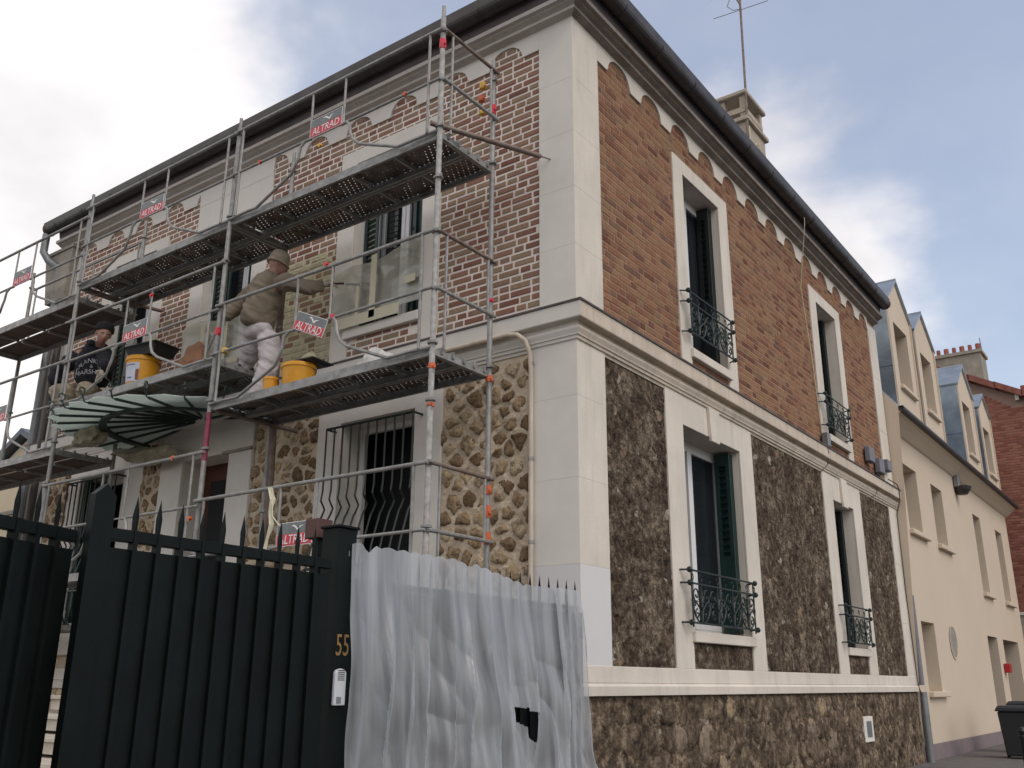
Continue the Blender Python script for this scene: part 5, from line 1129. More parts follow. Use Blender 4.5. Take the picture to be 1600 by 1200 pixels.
def pan(x, y, z, w_, l_, h, label, rot=0.0):
    o = empty('mortar_pan', (x, y, z)); tag(o, label, 'mortar pan'); mb = MB(); vs = []
    cs, sn = cos(rot), sin(rot)
    def T(a, b, c): return (x + a * cs - b * sn, y + a * sn + b * cs, z + c)
    prof = [(0.80, 0), (1.0, h), (1.05, h), (1.05, h - 0.012), (0.97, h - 0.005), (0.78, 0.012)]
    for s_, zz_ in prof:
        for a, b in ((-1, -1), (1, -1), (1, 1), (-1, 1)): vs.append(T(a * l_ / 2 * s_, b * w_ / 2 * s_, zz_))
    fs = [(0, 3, 2, 1), (20, 21, 22, 23)] + [(i * 4 + k, i * 4 + (k + 1) % 4, (i + 1) * 4 + (k + 1) % 4, (i + 1) * 4 + k) for i in range(5) for k in range(4)]
    mb.add(vs, fs); mb.build('pan', 'black_plastic', o)
    mb = MB(); rr = random.Random(2); n = 9; pr = []
    for k in range(n): a = 2 * pi * k / n; pr.append(Vector(T(cos(a) * l_ * 0.36 * rr.uniform(0.7, 1.1), sin(a) * w_ * 0.4, h * 0.95)))
    tp = Vector(T(0.03, 0, h + 0.13)); md = [(p * 0.5 + tp * 0.5) + Vector((0, 0, 0.012 * rr.uniform(-1, 1))) for p in pr]
    mb.add(pr + md + [tp], [(k, (k + 1) % n, n + (k + 1) % n, n + k) for k in range(n)] + [(n + k, n + (k + 1) % n, 2 * n) for k in range(n)]); mb.build('mortar_heap', 'mortar_mix', o, smooth=True)
pan(-5.12, -0.78, 4.935, 0.34, 0.50, 0.12, 'black mortar pan heaped with mortar, resting on the labelled bucket', 0.12)
pan(-2.62, -0.66, 4.382, 0.28, 0.36, 0.03, 'flat grey mixing tray lying on the plain yellow bucket', 0.1)
def crumple(name, c, size, m, label, cat, seed, squash=1.0, sub=3, par=None):
    rr = random.Random(seed); bm = bmesh.new(); bmesh.ops.create_icosphere(bm, subdivisions=sub, radius=1.0)
    off = Vector((rr.uniform(0, 50),) * 3)
    for v in bm.verts:
        n_ = noise.noise(v.co * 1.6 + off) * 0.45 + abs(noise.noise(v.co * 4.0 + off)) * 0.28
        v.co *= 1 + n_ - 0.15; v.co.z = max(v.co.z, -0.62); v.co = Vector((v.co.x * size[0], v.co.y * size[1], (v.co.z + 0.62) * size[2]))
    me = D.meshes.new(name); bm.to_mesh(me); bm.free(); me.materials.append(M[m]); me.transform(Matrix.Translation(Vector(c)))
    o = link(me, name); tag(o, label, cat); return o
crumple('sack', (-1.85, -0.52, 4.09), (0.24, 0.14, 0.21), 'bag', 'crumpled white plastic sack near the right end of the middle deck', 'sack', 3)
crumple('sack', (-4.66, -0.55, 4.57), (0.21, 0.13, 0.31), 'paper', 'crumpled brown paper sack right of the labelled bucket', 'sack', 8)
def sheet(name, pts_fn, nu, nv, m, label, cat, parent=None, holes=None, smooth=True):
    mb = MB(); vs = [pts_fn(i / nu, j / nv) for j in range(nv + 1) for i in range(nu + 1)]; fs = []
    for j in range(nv):
        for i in range(nu):
            q = (j * (nu + 1) + i, j * (nu + 1) + i + 1, (j + 1) * (nu + 1) + i + 1, (j + 1) * (nu + 1) + i)
            if holes and holes([vs[k] for k in q]): continue
            fs.append(q)
    mb.add(vs, fs); o = mb.build(name, m, parent, smooth=smooth, fixn=False)
    if label: tag(o, label, cat)
    return o
def fold(u, v, s, k=1.0): return noise.noise(Vector((u * 3.1 * k + s, v * 2.3 * k, s * 1.7))) * 0.6 + abs(noise.noise(Vector((u * 7 * k + v * 5 * k, s, v * 3 * k)))) * 0.5
sheet('masking_film', lambda u, v: (-3.02 + 1.26 * u, -0.045 - 0.05 * fold(u, v, 2.0), 5.08 + 0.02 * u + v * (0.58 + 0.03 * sin(u * 9) + 0.10 * max(0, u - 0.2))), 40, 20, 'mask_film', 'creased masking film taped across the right upper window', 'plastic film')
sheet('masking_film', lambda u, v: (-5.66 + 1.34 * u, -0.04 - 0.05 * fold(u, v, 5.0), 5.02 - 0.06 * u + v * (0.62 + 0.04 * sin(u * 7))), 40, 20, 'mask_film', 'masking film over the window behind the standing worker', 'plastic film')
mb = MB(); mb.box(-2.42, -2.34, -0.10, -0.098, 5.02, 5.72); mb.box(-2.62, -2.58, -0.10, -0.098, 5.1, 5.42); mb.box(-2.9, -2.0, -0.10, -0.098, 4.98, 5.10); mb.box(-1.95, -1.80, -0.099, -0.097, 5.28, 5.36)
tp_ = mb.build('masking_tape', 'ribbon'); tag(tp_, 'cream tape strips holding the film on the right upper window', 'tape')
mb = MB(); mb.box(-5.25, -5.18, -0.095, -0.093, 5.0, 5.6); mb.box(-5.6, -4.5, -0.095, -0.093, 4.97, 5.05); mb.box(-4.8, -4.74, -0.095, -0.093, 5.0, 5.5)
tp_ = mb.build('masking_tape', 'ribbon'); tag(tp_, 'cream tape strips on the film behind the standing worker', 'tape')
# dust sheet bunched under the canopy's left side and a rag on the left deck
sheet('dust_sheet', lambda u, v: (-6.35 + 1.15 * u + 0.03 * sin(v * 9), -0.24 - 0.12 * sin(pi * v) - 0.07 * fold(u, v, 8), 4.16 - 0.10 * u - v * (0.10 + 0.13 * sin(pi * u)) + 0.05 * fold(u * 1.4, v, 3)), 40, 14, 'cloth', 'mortar-caked dust sheet bunched under the left half of the glass canopy', 'dust sheet')
crumple('rag_bundle', (-6.05, -0.85, 4.05), (0.28, 0.14, 0.14), 'cloth', 'stained rag bundle at the right end of the left deck', 'rag', 12)
crumple('rag', (-6.33, -0.34, 5.44), (0.10, 0.05, 0.10), 'bag', 'pale rag wrapped on the inner scaffold post beside the crouching worker', 'rag', 15)

# ------------------------------------------------------------------ people
def skinned(name, nodes, edges, m, parent, sub=2, root=0):
    """nodes: (point, radius or (rx, ry)); one continuous surface grown over the joints"""
    me = D.meshes.new(name); o0 = ORI[parent.name] if parent else Vector((0, 0, 0))
    me.from_pydata([Vector(p) for p, r in nodes], edges, []); o = D.objects.new(name, me); COL.objects.link(o)
    sk = o.modifiers.new('s', 'SKIN'); sk.use_smooth_shade = True
    for i, (p, r) in enumerate(nodes):
        r = r if isinstance(r, tuple) else (r, r); me.skin_vertices[0].data[i].radius = r
        me.skin_vertices[0].data[i].use_root = (i == root)
    sb = o.modifiers.new('d', 'SUBSURF'); sb.levels = sub; sb.render_levels = sub
    bpy.context.view_layer.update()
    em = D.meshes.new_from_object(o.evaluated_get(bpy.context.evaluated_depsgraph_get())); D.objects.remove(o)
    em.name = name; em.transform(Matrix.Translation(-o0)); em.materials.clear(); em.materials.append(M[m])
    em.polygons.foreach_set('use_smooth', [True] * len(em.polygons))
    return em
def cloth(name, chains, m, parent, amp=0.010, seed=0.0, grow=None):
    """garment: overlapping tapered chains fused into one mesh, with creases"""
    mes = [skinned('c', ch, [(i, i + 1) for i in range(len(ch) - 1)], m, parent, sub=3) for ch in chains]
    bm = bmesh.new()
    for q in mes: bm.from_mesh(q)
    me = D.meshes.new(name); bm.to_mesh(me); bm.free()
    o = D.objects.new(name, me); COL.objects.link(o)
    rm = o.modifiers.new('r', 'REMESH'); rm.mode = 'VOXEL'; rm.voxel_size = 0.011; rm.use_smooth_shade = True
    sm = o.modifiers.new('s', 'SMOOTH'); sm.iterations = 6; sm.factor = 0.6
    bpy.context.view_layer.update()
    em = D.meshes.new_from_object(o.evaluated_get(bpy.context.evaluated_depsgraph_get())); D.objects.remove(o)
    ns = [v.normal.copy() for v in em.vertices]
    for v, n_ in zip(em.vertices, ns):
        p = v.co * 1.0 + Vector((seed, 0, 0)); q = Vector((p.x * 5, p.y * 5, p.z * 11 + p.x * 6))
        v.co += n_ * (amp * (1.2 - 2.6 * abs(noise.noise(q))) + amp * 0.5 * noise.noise(q * 2.7))
    em.name = name; em.materials.clear(); em.materials.append(M[m]); em.polygons.foreach_set('use_smooth', [True] * len(em.polygons))
    return link(em, name, parent)
def add_mesh(me, name, parent): return link(me, name, parent)
def join_meshes(name, mes, m):
    bm = bmesh.new()
    for q in mes: bm.from_mesh(q)
    me = D.meshes.new(name); bm.to_mesh(me); bm.free(); me.materials.append(M[m]); me.polygons.foreach_set('use_smooth', [True] * len(me.polygons)); return me
def hand(wrist, direction, palm_n, parent, m='glove', curl=0.5, thumb_side=1):
    """palm and five curled fingers, each its own chain rooted in the palm"""
    w0 = Vector(wrist); d = Vector(direction).normalized(); n = Vector(palm_n); n = (n - d * n.dot(d)).normalized(); s = d.cross(n) * thumb_side; mes = []
    pc = w0 + d * 0.05
    mes.append(skinned('h', [(w0, 0.030), (w0 + d * 0.035, (0.040, 0.026)), (w0 + d * 0.085, (0.042, 0.022))], [(0, 1), (1, 2)], m, parent))
    for k, (off, L) in enumerate(((0.030, 0.072), (0.010, 0.080), (-0.010, 0.074), (-0.029, 0.058))):
        b = w0 + d * 0.07 + s * off; pts = [b]; a = 0.0; dd = d
        for q in range(3):
            a += curl * 0.55; dd = (d * cos(a) + n * sin(a)); pts.append(pts[-1] + dd * L * (0.55 if q == 0 else 0.36))
        mes.append(skinned('f', [(p, 0.0115 - 0.0012 * i) for i, p in enumerate(pts)], [(0, 1), (1, 2), (2, 3)], m, parent, sub=1))
    t0 = w0 + d * 0.02 + s * 0.022; td = (d * 0.6 + s * 0.8).normalized()
    mes.append(skinned('t', [(t0, 0.015), (t0 + td * 0.035, 0.0135), (t0 + td * 0.035 + (d * 0.8 + n * 0.5).normalized() * 0.035, 0.0115)], [(0, 1), (1, 2)], m, parent, sub=1))
    return link(join_meshes('glove', mes, m), 'glove', parent)
def head(c, fwd, up, parent, r=0.105):
    """a skull with brow, nose, lips, chin, ears, one mesh with the neck grown separately"""
    c = Vector(c); f = Vector(fwd).normalized(); u = Vector(up); u = (u - f * u.dot(f)).normalized(); s = f.cross(u)
    bm = bmesh.new(); bmesh.ops.create_icosphere(bm, subdivisions=4, radius=1.0)
    for v in bm.verts:
        x, y, z = v.co   # x side, y forward, z up
        X = x * 0.076; Y = y * 0.096; Z = z * 0.118
        if z < -0.1: X *= 1 - 0.28 * (-z - 0.1); Y += 0.010 * (-z)
        if y > 0.3:
            g = math.exp(-((x / 0.16) ** 2 + ((z + 0.12) / 0.20) ** 2)); Y += 0.028 * g * (1.0 if z < 0.15 else 0.6)
            for ex in (-0.36, 0.36): g = math.exp(-(((x - ex) / 0.17) ** 2 + ((z - 0.06) / 0.10) ** 2)); Y -= 0.010 * g
            g = math.exp(-((x / 0.5) ** 2 + ((z - 0.22) / 0.08) ** 2)); Y += 0.006 * g
            g = math.exp(-((x / 0.25) ** 2 + ((z + 0.47) / 0.05) ** 2)); Y += 0.007 * g
            g = math.exp(-((x / 0.25) ** 2 + ((z + 0.60) / 0.06) ** 2)); Y += 0.006 * g
            g = math.exp(-((x / 0.3) ** 2 + ((z + 0.90) / 0.12) ** 2)); Y += 0.010 * g
        g = math.exp(-(((y + 0.05) / 0.18) ** 2 + ((z + 0.02) / 0.26) ** 2)); X += (0.016 if x > 0 else -0.016) * g if abs(x) > 0.85 else 0
        v.co = c + s * X + f * Y + u * Z - (ORI[parent.name])
    me = D.meshes.new('head'); bm.to_mesh(me); bm.free(); me.materials.append(M['skin']); me.polygons.foreach_set('use_smooth', [True] * len(me.polygons))
    return me
def face_parts(c, fwd, up, parent, hair='beanie'):
    c = Vector(c); f = Vector(fwd).normalized(); u = Vector(up); u = (u - f * u.dot(f)).normalized(); s = f.cross(u)
    for k in (-1, 1):
        mb = MB(); mb.lathe(c + f * 0.082 + s * k * 0.028 + u * 0.006, [(0, -0.006), (0.0095, -0.002), (0.0095, 0.004), (0, 0.008)], 10, f); mb.build('eye', 'pvc', parent, smooth=True)
        mb = MB(); mb.lathe(c + f * 0.0875 + s * k * 0.028 + u * 0.006, [(0, 0), (0.005, 0.001), (0, 0.003)], 8, f); mb.build('iris', 'dark', parent)
        mb = MB(); mb.path([c + f * 0.090 + s * k * 0.014 + u * 0.026, c + f * 0.092 + s * k * 0.030 + u * 0.031, c + f * 0.082 + s * k * 0.046 + u * 0.025], 0.004, 5); mb.build('eyebrow', hair, parent)
        mb = MB(); pts = [c + s * k * 0.076 + f * (-0.006 + 0.020 * cos(a)) + u * (-0.005 + 0.032 * sin(a)) + s * k * 0.010 * (0.4 + 0.6 * sin(a / 2)) for a in [0.6 + j * 0.62 for j in range(10)]]
        mb.path(pts, 0.0055, 6); mb.build('ear', 'skin', parent, smooth=True)
    mb = MB(); mb.path([c + f * 0.088 - s * 0.024 - u * 0.058, c + f * 0.098 - u * 0.056, c + f * 0.088 + s * 0.024 - u * 0.058], 0.0035, 5); mb.build('mouth', 'redbox', parent)
def V(*a): return Vector(a)
def person_b():
    """standing worker seen from behind"""
    o = empty('person', (-3.3, -0.66, 4.08)); tag(o, 'worker seen from behind in beige cap, khaki jacket and white trousers, reaching towards the brickwork', 'person')
    pel = V(-3.42, -0.66, 5.02); ch = V(-3.36, -0.66, 5.34); nk = V(-3.30, -0.64, 5.56)
    sl_, sr = V(-3.55, -0.66, 5.47), V(-3.10, -0.58, 5.47)
    hl, hr = V(-3.54, -0.66, 4.98), V(-3.30, -0.62, 4.97)
    # body: neck, trunk, forearms; one mesh
    head_c = V(-3.28, -0.60, 5.655); fw = V(0.55, 0.80, -0.12)
    bd = skinned('b', [(pel, (0.10, 0.08)), (ch, (0.11, 0.08)), (nk, 0.052), (head_c, 0.055), (sl_, 0.04), (V(-3.66, -0.72, 5.27), 0.04), (sr + V(-0.03, 0, -0.05), 0.03), (V(-2.93, -0.49, 5.34), 0.03), (V(-2.82, -0.39, 5.38), 0.025)],
                 [(0, 1), (1, 2), (2, 3), (1, 4), (4, 5), (1, 6), (6, 7), (7, 8)], 'skin', o)
    hd = head(head_c, fw, (0.05, 0.05, 1), o); link(join_meshes('body', [bd, hd], 'skin'), 'body', o)
    face_parts(head_c, fw, (0.05, 0.05, 1), o)
    cloth('jacket', [[(V(-3.43, -0.68, 4.93), (0.205, 0.155)), (V(-3.42, -0.68, 5.05), (0.20, 0.15)), (V(-3.38, -0.68, 5.22), (0.20, 0.15)), (V(-3.34, -0.67, 5.40), (0.195, 0.14)), (V(-3.31, -0.65, 5.50), (0.13, 0.10)), (V(-3.30, -0.64, 5.555), 0.065)],
                     [(V(-3.44, -0.67, 5.42), 0.10), (V(-3.56, -0.68, 5.36), 0.10), (V(-3.65, -0.75, 5.24), 0.082), (V(-3.74, -0.84, 5.12), 0.070), (V(-3.76, -0.86, 5.07), 0.062)],
                     [(V(-3.24, -0.64, 5.42), 0.10), (V(-3.10, -0.60, 5.41), 0.105), (V(-3.00, -0.54, 5.36), 0.086), (V(-2.91, -0.48, 5.33), 0.078), (V(-2.83, -0.40, 5.37), 0.060), (V(-2.80, -0.38, 5.385), 0.055)]], 'jacket', o, 0.012, 3.0)
    cloth('trousers', [[(V(-3.42, -0.66, 5.00), (0.175, 0.135)), (V(-3.42, -0.66, 4.90), (0.19, 0.145)), (V(-3.42, -0.66, 4.82), (0.15, 0.12))],
                       [(V(-3.50, -0.66, 4.90), 0.12), (V(-3.58, -0.62, 4.80), 0.112), (V(-3.64, -0.58, 4.71), 0.096), (V(-3.69, -0.56, 4.63), 0.078), (V(-3.70, -0.55, 4.60), 0.074)],
                       [(V(-3.33, -0.64, 4.90), 0.13), (V(-3.27, -0.61, 4.74), 0.122), (V(-3.26, -0.62, 4.52), 0.100), (V(-3.32, -0.66, 4.30), 0.092), (V(-3.37, -0.68, 4.14), 0.080), (V(-3.37, -0.68, 4.11), 0.076)]], 'trousers_w', o, 0.010, 7.0)
    for p, d in ((V(-3.37, -0.70, 4.10), V(0.45, 0.4, 0)), (V(-3.71, -0.60, 4.60), V(0.1, 0.9, 0))):
        me = skinned('shoe', [(p - d.normalized() * 0.07, (0.040, 0.035)), (p, (0.045, 0.042)), (p + d.normalized() * 0.14, (0.042, 0.026))], [(0, 1), (1, 2)], 'shoe', o); link(me, 'shoe', o)
    c = head_c + V(0, 0, 0.03); u = V(0.05, 0.05, 1).normalized()
    mb = MB(); mb.lathe(c, [(0.118, -0.035), (0.113, -0.005), (0.108, 0.02), (0.104, 0.07), (0.085, 0.105), (0.04, 0.118), (0, 0.12)], 20, u + V(0.15, 0.2, 0)); mb.build('hat', 'hat', o, smooth=True)
    mb = MB(); mb.obox(head_c - fw.normalized() * 0.108 + V(0, 0, 0.035), V(0.80, -0.55, 0) * 0.035, fw.normalized() * 0.004, V(0, 0, 0.012)); mb.build('hat_opening', 'skin', o, bevel=0.003)
    hand(V(-2.81, -0.385, 5.38), V(0.75, 0.45, 0.12), V(0.1, 0.3, -1), o, curl=0.6)
    hand(V(-3.77, -0.85, 5.14), V(-0.15, -0.1, -1), V(1, 0, 0), o, curl=0.7)
    # trowel in the right glove
    t = empty('trowel', (-2.72, -0.26, 5.44)); tag(t, 'pointing trowel held against the bricks by the standing worker', 'trowel')
    mb = MB(); mb.tube((-2.75, -0.30, 5.41), (-2.69, -0.21, 5.43), 0.012, 8); mb.build('handle', 'wood_door', t)
    mb = MB(); mb.obox((-2.65, -0.12, 5.44), V(0.75, 0.62, 0) * 0.075, V(0.2, -0.25, 0.9) * 0.012, V(0.6, -0.7, 0) * 0.0015); mb.build('blade', 'galv', t)
    t = empty('hose', (-3.8, -0.87, 5.0)); tag(t, 'grey mortar tube hanging from the standing worker\'s left hand', 'tube')
    mb = MB(); mb.path([(-3.75, -0.88, 5.12), (-3.79, -0.90, 4.98), (-3.84, -0.90, 4.85), (-3.93, -0.89, 4.74)], 0.012, 8); mb.build('tube', 'galv', t, smooth=True)
person_b()
def person_a():
    """crouching worker leaning to the right"""
    o = empty('person', (-6.5, -0.7, 4.56)); tag(o, 'crouching worker in black beanie and lettered black sweatshirt, leaning over beside the labelled bucket', 'person')
    pel = V(-6.62, -0.60, 4.84); ch = V(-6.42, -0.70, 5.16); nk = V(-6.20, -0.80, 5.34); hc = V(-6.06, -0.85, 5.41); fw = V(0.85, -0.30, -0.55); up = V(0.4, 0.0, 1)
    bd = skinned('b', [(pel, (0.10, 0.08)), (ch, (0.10, 0.08)), (nk, 0.055), (hc, 0.06), (V(-6.62, -0.86, 5.30), 0.05), (V(-6.22, -0.62, 5.28), 0.05)], [(0, 1), (1, 2), (2, 3), (1, 4), (1, 5)], 'skin', o)
    link(join_meshes('body', [bd, head(hc, fw, up, o)], 'skin'), 'body', o)
    face_parts(hc, fw, up, o)
    cloth('sweatshirt', [[(V(-6.46, -0.68, 4.84), (0.19, 0.16)), (V(-6.44, -0.70, 4.98), (0.225, 0.18)), (V(-6.40, -0.72, 5.14), (0.235, 0.185)), (V(-6.31, -0.76, 5.27), (0.19, 0.15)), (V(-6.22, -0.79, 5.34), 0.09)],
                         [(V(-6.52, -0.78, 5.22), 0.12), (V(-6.68, -0.83, 5.22), 0.112), (V(-6.86, -0.88, 5.12), 0.092), (V(-6.90, -0.93, 4.98), 0.080), (V(-6.84, -0.95, 4.89), 0.062)],
                         [(V(-6.26, -0.72, 5.20), 0.12), (V(-6.14, -0.72, 5.15), 0.11), (V(-6.04, -0.76, 5.03), 0.092), (V(-5.95, -0.86, 4.98), 0.076), (V(-5.90, -0.90, 4.93), 0.062)]], 'sweater', o, 0.012, 11.0)
    mb = MB(); mb.path([nk + V(-0.10, -0.03, -0.02), nk + V(-0.08, -0.10, 0.0), nk + V(0.02, -0.11, -0.03)], 0.03, 8); mb.build('hood', 'sweater', o, smooth=True)
    cloth('trousers', [[(V(-6.58, -0.62, 4.92), (0.17, 0.14)), (V(-6.62, -0.62, 4.80), (0.18, 0.15))],
                       [(V(-6.68, -0.68, 4.80), 0.13), (V(-6.76, -0.86, 4.82), 0.12), (V(-6.80, -0.98, 4.80), 0.10), (V(-6.76, -0.88, 4.68), 0.085), (V(-6.72, -0.78, 4.61), 0.062)],
                       [(V(-6.52, -0.66, 4.78), 0.13), (V(-6.34, -0.80, 4.78), 0.12), (V(-6.22, -0.90, 4.75), 0.10), (V(-6.34, -0.82, 4.65), 0.085), (V(-6.46, -0.74, 4.60), 0.062)]], 'trousers_b', o, 0.012, 17.0)
    for p, d in ((V(-6.72, -0.80, 4.60), V(0.7, -0.5, 0)), (V(-6.44, -0.76, 4.60), V(0.7, -0.4, 0))):
        link(skinned('shoe', [(p - d.normalized() * 0.06, (0.04, 0.033)), (p, (0.044, 0.038)), (p + d.normalized() * 0.14, (0.042, 0.026))], [(0, 1), (1, 2)], 'shoe', o), 'shoe', o)
    c = hc + V(0.0, 0, 0.025); mb = MB(); mb.lathe(c - up.normalized() * 0.0, [(0.106, 0.0), (0.110, 0.02), (0.107, 0.06), (0.088, 0.10), (0.045, 0.125), (0, 0.13)], 20, up + V(-0.35, 0.1, 0)); mb.build('beanie', 'beanie', o, smooth=True)
    hand(V(-5.89, -0.91, 4.91), V(0.1, -0.1, -1), V(-1, 0, 0), o, curl=0.35, thumb_side=-1)
    hand(V(-6.84, -0.95, 4.87), V(0.35, 0.0, -1), V(1, 0, 0), o, curl=0.5)
    # arched lettering on the chest, wrapped onto the cloth: rays from the street side find the surface
    jo = [q for q in o.children if q.name.startswith('sweatshirt')][0]
    from mathutils.bvhtree import BVHTree
    bm = bmesh.new(); bm.from_mesh(jo.data); bv = BVHTree.FromBMesh(bm); o0 = ORI[o.name]
    nrm = V(0.74, -0.64, -0.20).normalized(); rt = V(0.66, 0.75, 0.0).normalized(); upv = rt.cross(nrm) * -1
    if upv.z < 0: upv = -upv
    def onto(s, size, cx, cz, arch):
        me = text_mesh(s, size, ext=0.0); mes = bmesh.new(); mes.from_mesh(me); bmesh.ops.subdivide_edges(mes, edges=mes.edges, cuts=1)
        for v in mes.verts:
            x, y = v.co.x, v.co.y - arch * v.co.x ** 2 * 4
            p = V(-6.40, -0.72, 5.05) + nrm * 1.0 - o0 + rt * (x + cx) + upv * (y + cz); h = bv.ray_cast(p, -nrm)
            v.co = (h[0] + nrm * 0.005) if h[0] is not None else V(-6.40, -0.72, 5.05) - o0
        mes.to_mesh(me); mes.free(); me.materials.clear(); me.materials.append(M['print']); link(me, 'lettering', o)
    onto('FRANKLIN', 0.078, 0.0, 0.10, 1.1); onto('&', 0.055, 0.0, 0.035, 0); onto('MARSHALL', 0.078, 0.0, -0.03, 0.4)
    bm.free()
person_a()

# ------------------------------------------------------------------ gate, gatepost, fence, film
GX = 0.05
def gate_leaf(p0, p1, stile_end, label, z0=0.28, zt=2.15, stiles=(True, True)):
    p0, p1 = Vector((*p0, 0)), Vector((*p1, 0)); L = (p1 - p0).length; d = (p1 - p0) / L; n = Vector((d.y, -d.x, 0))
    if n.x < 0: n = -n
    o = empty('gate_leaf', (p0.x, p0.y, z0)); tag(o, label, 'gate')
    def bx(mb, a, b, c, e, k0, k1): mb.obox(p0 + d * (a + b) / 2 + n * (k0 + k1) / 2 + Vector((0, 0, (c + e) / 2)), d * (b - a) / 2, n * (k1 - k0) / 2, Vector((0, 0, (e - c) / 2)))
    for z in (zt, 0.55):
        mb = MB(); bx(mb, 0, L, z - 0.055, z, -0.02, 0.022); mb.build('rail', 'gate', o, bevel=0.003)
    N = int(round(L / 0.1185)); st_ = L / N
    for k in range(N):
        a, b = k * st_, (k + 1) * st_
        mb = MB(); bx(mb, a - (0.002 if k == 0 else -0.012), b + 0.001, z0, zt - 0.085, -0.006, 0.002); mb.build('panel', 'gate', o)
        x = b
        if k == N - 1: continue
        mb = MB(); bx(mb, x - 0.011, x + 0.011, z0, zt + 0.05, -0.018, 0.026); c = p0 + d * x
        w_ = 0.014
        vs = [c + d * w_ + Vector((0, 0, zt)), c - d * w_ + Vector((0, 0, zt)), c + n * 0.006 + Vector((0, 0, zt)), c - n * 0.006 + Vector((0, 0, zt)), c + d * 0.017 + Vector((0, 0, zt + 0.07)), c - d * 0.017 + Vector((0, 0, zt + 0.07)), c + n * 0.006 + Vector((0, 0, zt + 0.07)), c - n * 0.006 + Vector((0, 0, zt + 0.07)), c + Vector((0, 0, zt + 0.165))]
        mb = MB(); bx(mb, x - 0.011, x + 0.011, z0, zt, -0.018, 0.026); mb.add(vs, [(0, 2, 6, 4), (2, 1, 5, 6), (1, 3, 7, 5), (3, 0, 4, 7), (4, 6, 8), (6, 5, 8), (5, 7, 8), (7, 4, 8)])
        mb.build('picket', 'gate', o)
    for on, (a, b) in zip(stiles, ((-0.10, 0.0), (L, L + 0.10))):
        if not on: continue
        q0, q1 = p0 + d * a, p0 + d * b; mb = MB(); m_ = (q0 + q1) / 2
        mb.prism([q0 + n * 0.025 + Vector((0, 0, z0)), q1 + n * 0.025 + Vector((0, 0, z0)), q1 + n * 0.025 + Vector((0, 0, zt + 0.14)), m_ + n * 0.025 + Vector((0, 0, zt + 0.19)), q0 + n * 0.025 + Vector((0, 0, zt + 0.14))], n * -0.05); mb.build('stile', 'gate', o)
    return o
gate_leaf((GX, -4.04), (GX, -2.70), None, 'right leaf of the dark green sheeted gate, hung on the numbered post', stiles=(True, False))
gate_leaf((0.22, -5.10), (-0.13, -4.10), None, 'left leaf of the dark green gate, pushed slightly inward', zt=2.145, stiles=(True, False))
gp_ = empty('gatepost', (0, -2.55, 0)); tag(gp_, 'dark green steel gatepost with brass number and intercom beside the plastic sheet', 'gatepost')
mb = MB(); mb.box(-0.07, 0.065, -2.66, -2.515, 0.25, 2.335); mb.build('post', 'gate', gp_, bevel=0.004)
mb = MB(); mb.box(-0.08, 0.077, -2.672, -2.503, 2.335, 2.35); mb.build('cap', 'gate', gp_, bevel=0.003)
mb = MB(); mb.box(0.065, 0.067, -2.575, -2.568, 2.18, 2.21); mb.build('latch_mark', 'zinc_pipe', gp_)
put_text('55', 0.165, (0.067, -2.583, 1.685), (0, 1, 0), (0, 0, 1), 'gold', gp_, name='house_number', ext=0.002, xs=0.62, space=1.05)
ic = D.objects.new('intercom', None)
mb = MB(); prof = [(-0.042, 0), (0.042, 0), (0.042, 0.17), (0.03, 0.185), (0, 0.192), (-0.03, 0.185), (-0.042, 0.17)]
mb.prism([(0.066, -2.60 + a, 1.375 + z) for a, z in prof], (0.022, 0, 0)); ic = mb.build('intercom', 'intercom', gp_, bevel=0.004)
mb = MB()
for k in range(6): mb.box(0.088, 0.0895, -2.624, -2.574, 1.505 + k * 0.010, 1.509 + k * 0.010)
mb.build('speaker_slot', 'dark', ic)
mb = MB(); mb.box(0.088, 0.0900, -2.626, -2.592, 1.385, 1.420); mb.build('button', 'grey_box', ic)
bx_ = empty('letter_box', (-0.9, -2.0, 2.4)); tag(bx_, 'brown box perched behind the gatepost', 'box')
mb = MB(); mb.box(-0.27, -0.16, -2.62, -2.50, 2.30, 2.415); mb.build('body', 'brown_box', bx_, bevel=0.004)
mb = MB(); mb.box(-0.24, -0.19, -2.58, -2.54, 0.3, 2.30); mb.build('stand', 'gate', bx_)
fence = empty('railing_fence', (0, -1.3, 0.2)); tag(fence, 'dark sheeted railing running from the gatepost to the house corner, under polythene', 'fence')
for z in (2.06, 0.6):
    mb = MB(); mb.box(GX - 0.015, GX + 0.015, -2.50, -0.12, z - 0.04, z); mb.build('rail', 'gate', fence)
N = 20
for k in range(-1, N):
    y = -2.44 + k * 0.1205
    if k < 0:
        mb = MB(); mb.box(GX - 0.016, GX - 0.012, y + 0.05, y + 0.115, 0.3, 2.015); mb.build('panel', 'gate', fence); continue
    mb = MB(); mb.box(GX - 0.009, GX + 0.009, y - 0.009, y + 0.009, 0.3, 2.15); mb.add([(GX - 0.007, y - 0.010, 2.15), (GX + 0.007, y - 0.010, 2.15), (GX + 0.007, y + 0.010, 2.15), (GX - 0.007, y + 0.010, 2.15), (GX, y, 2.255)], [(0, 1, 4), (1, 2, 4), (2, 3, 4), (3, 0, 4)]); mb.build('picket', 'gate', fence)
    mb = MB(); mb.box(GX - 0.016, GX - 0.012, y + 0.002, y + 0.1185, 0.3, 2.015); mb.build('panel', 'gate', fence)
mb = MB(); mb.box(-0.12, 0.18, -2.46, -0.02, 0.0, 0.42); mb.build('base_wall', 'cement', fence)
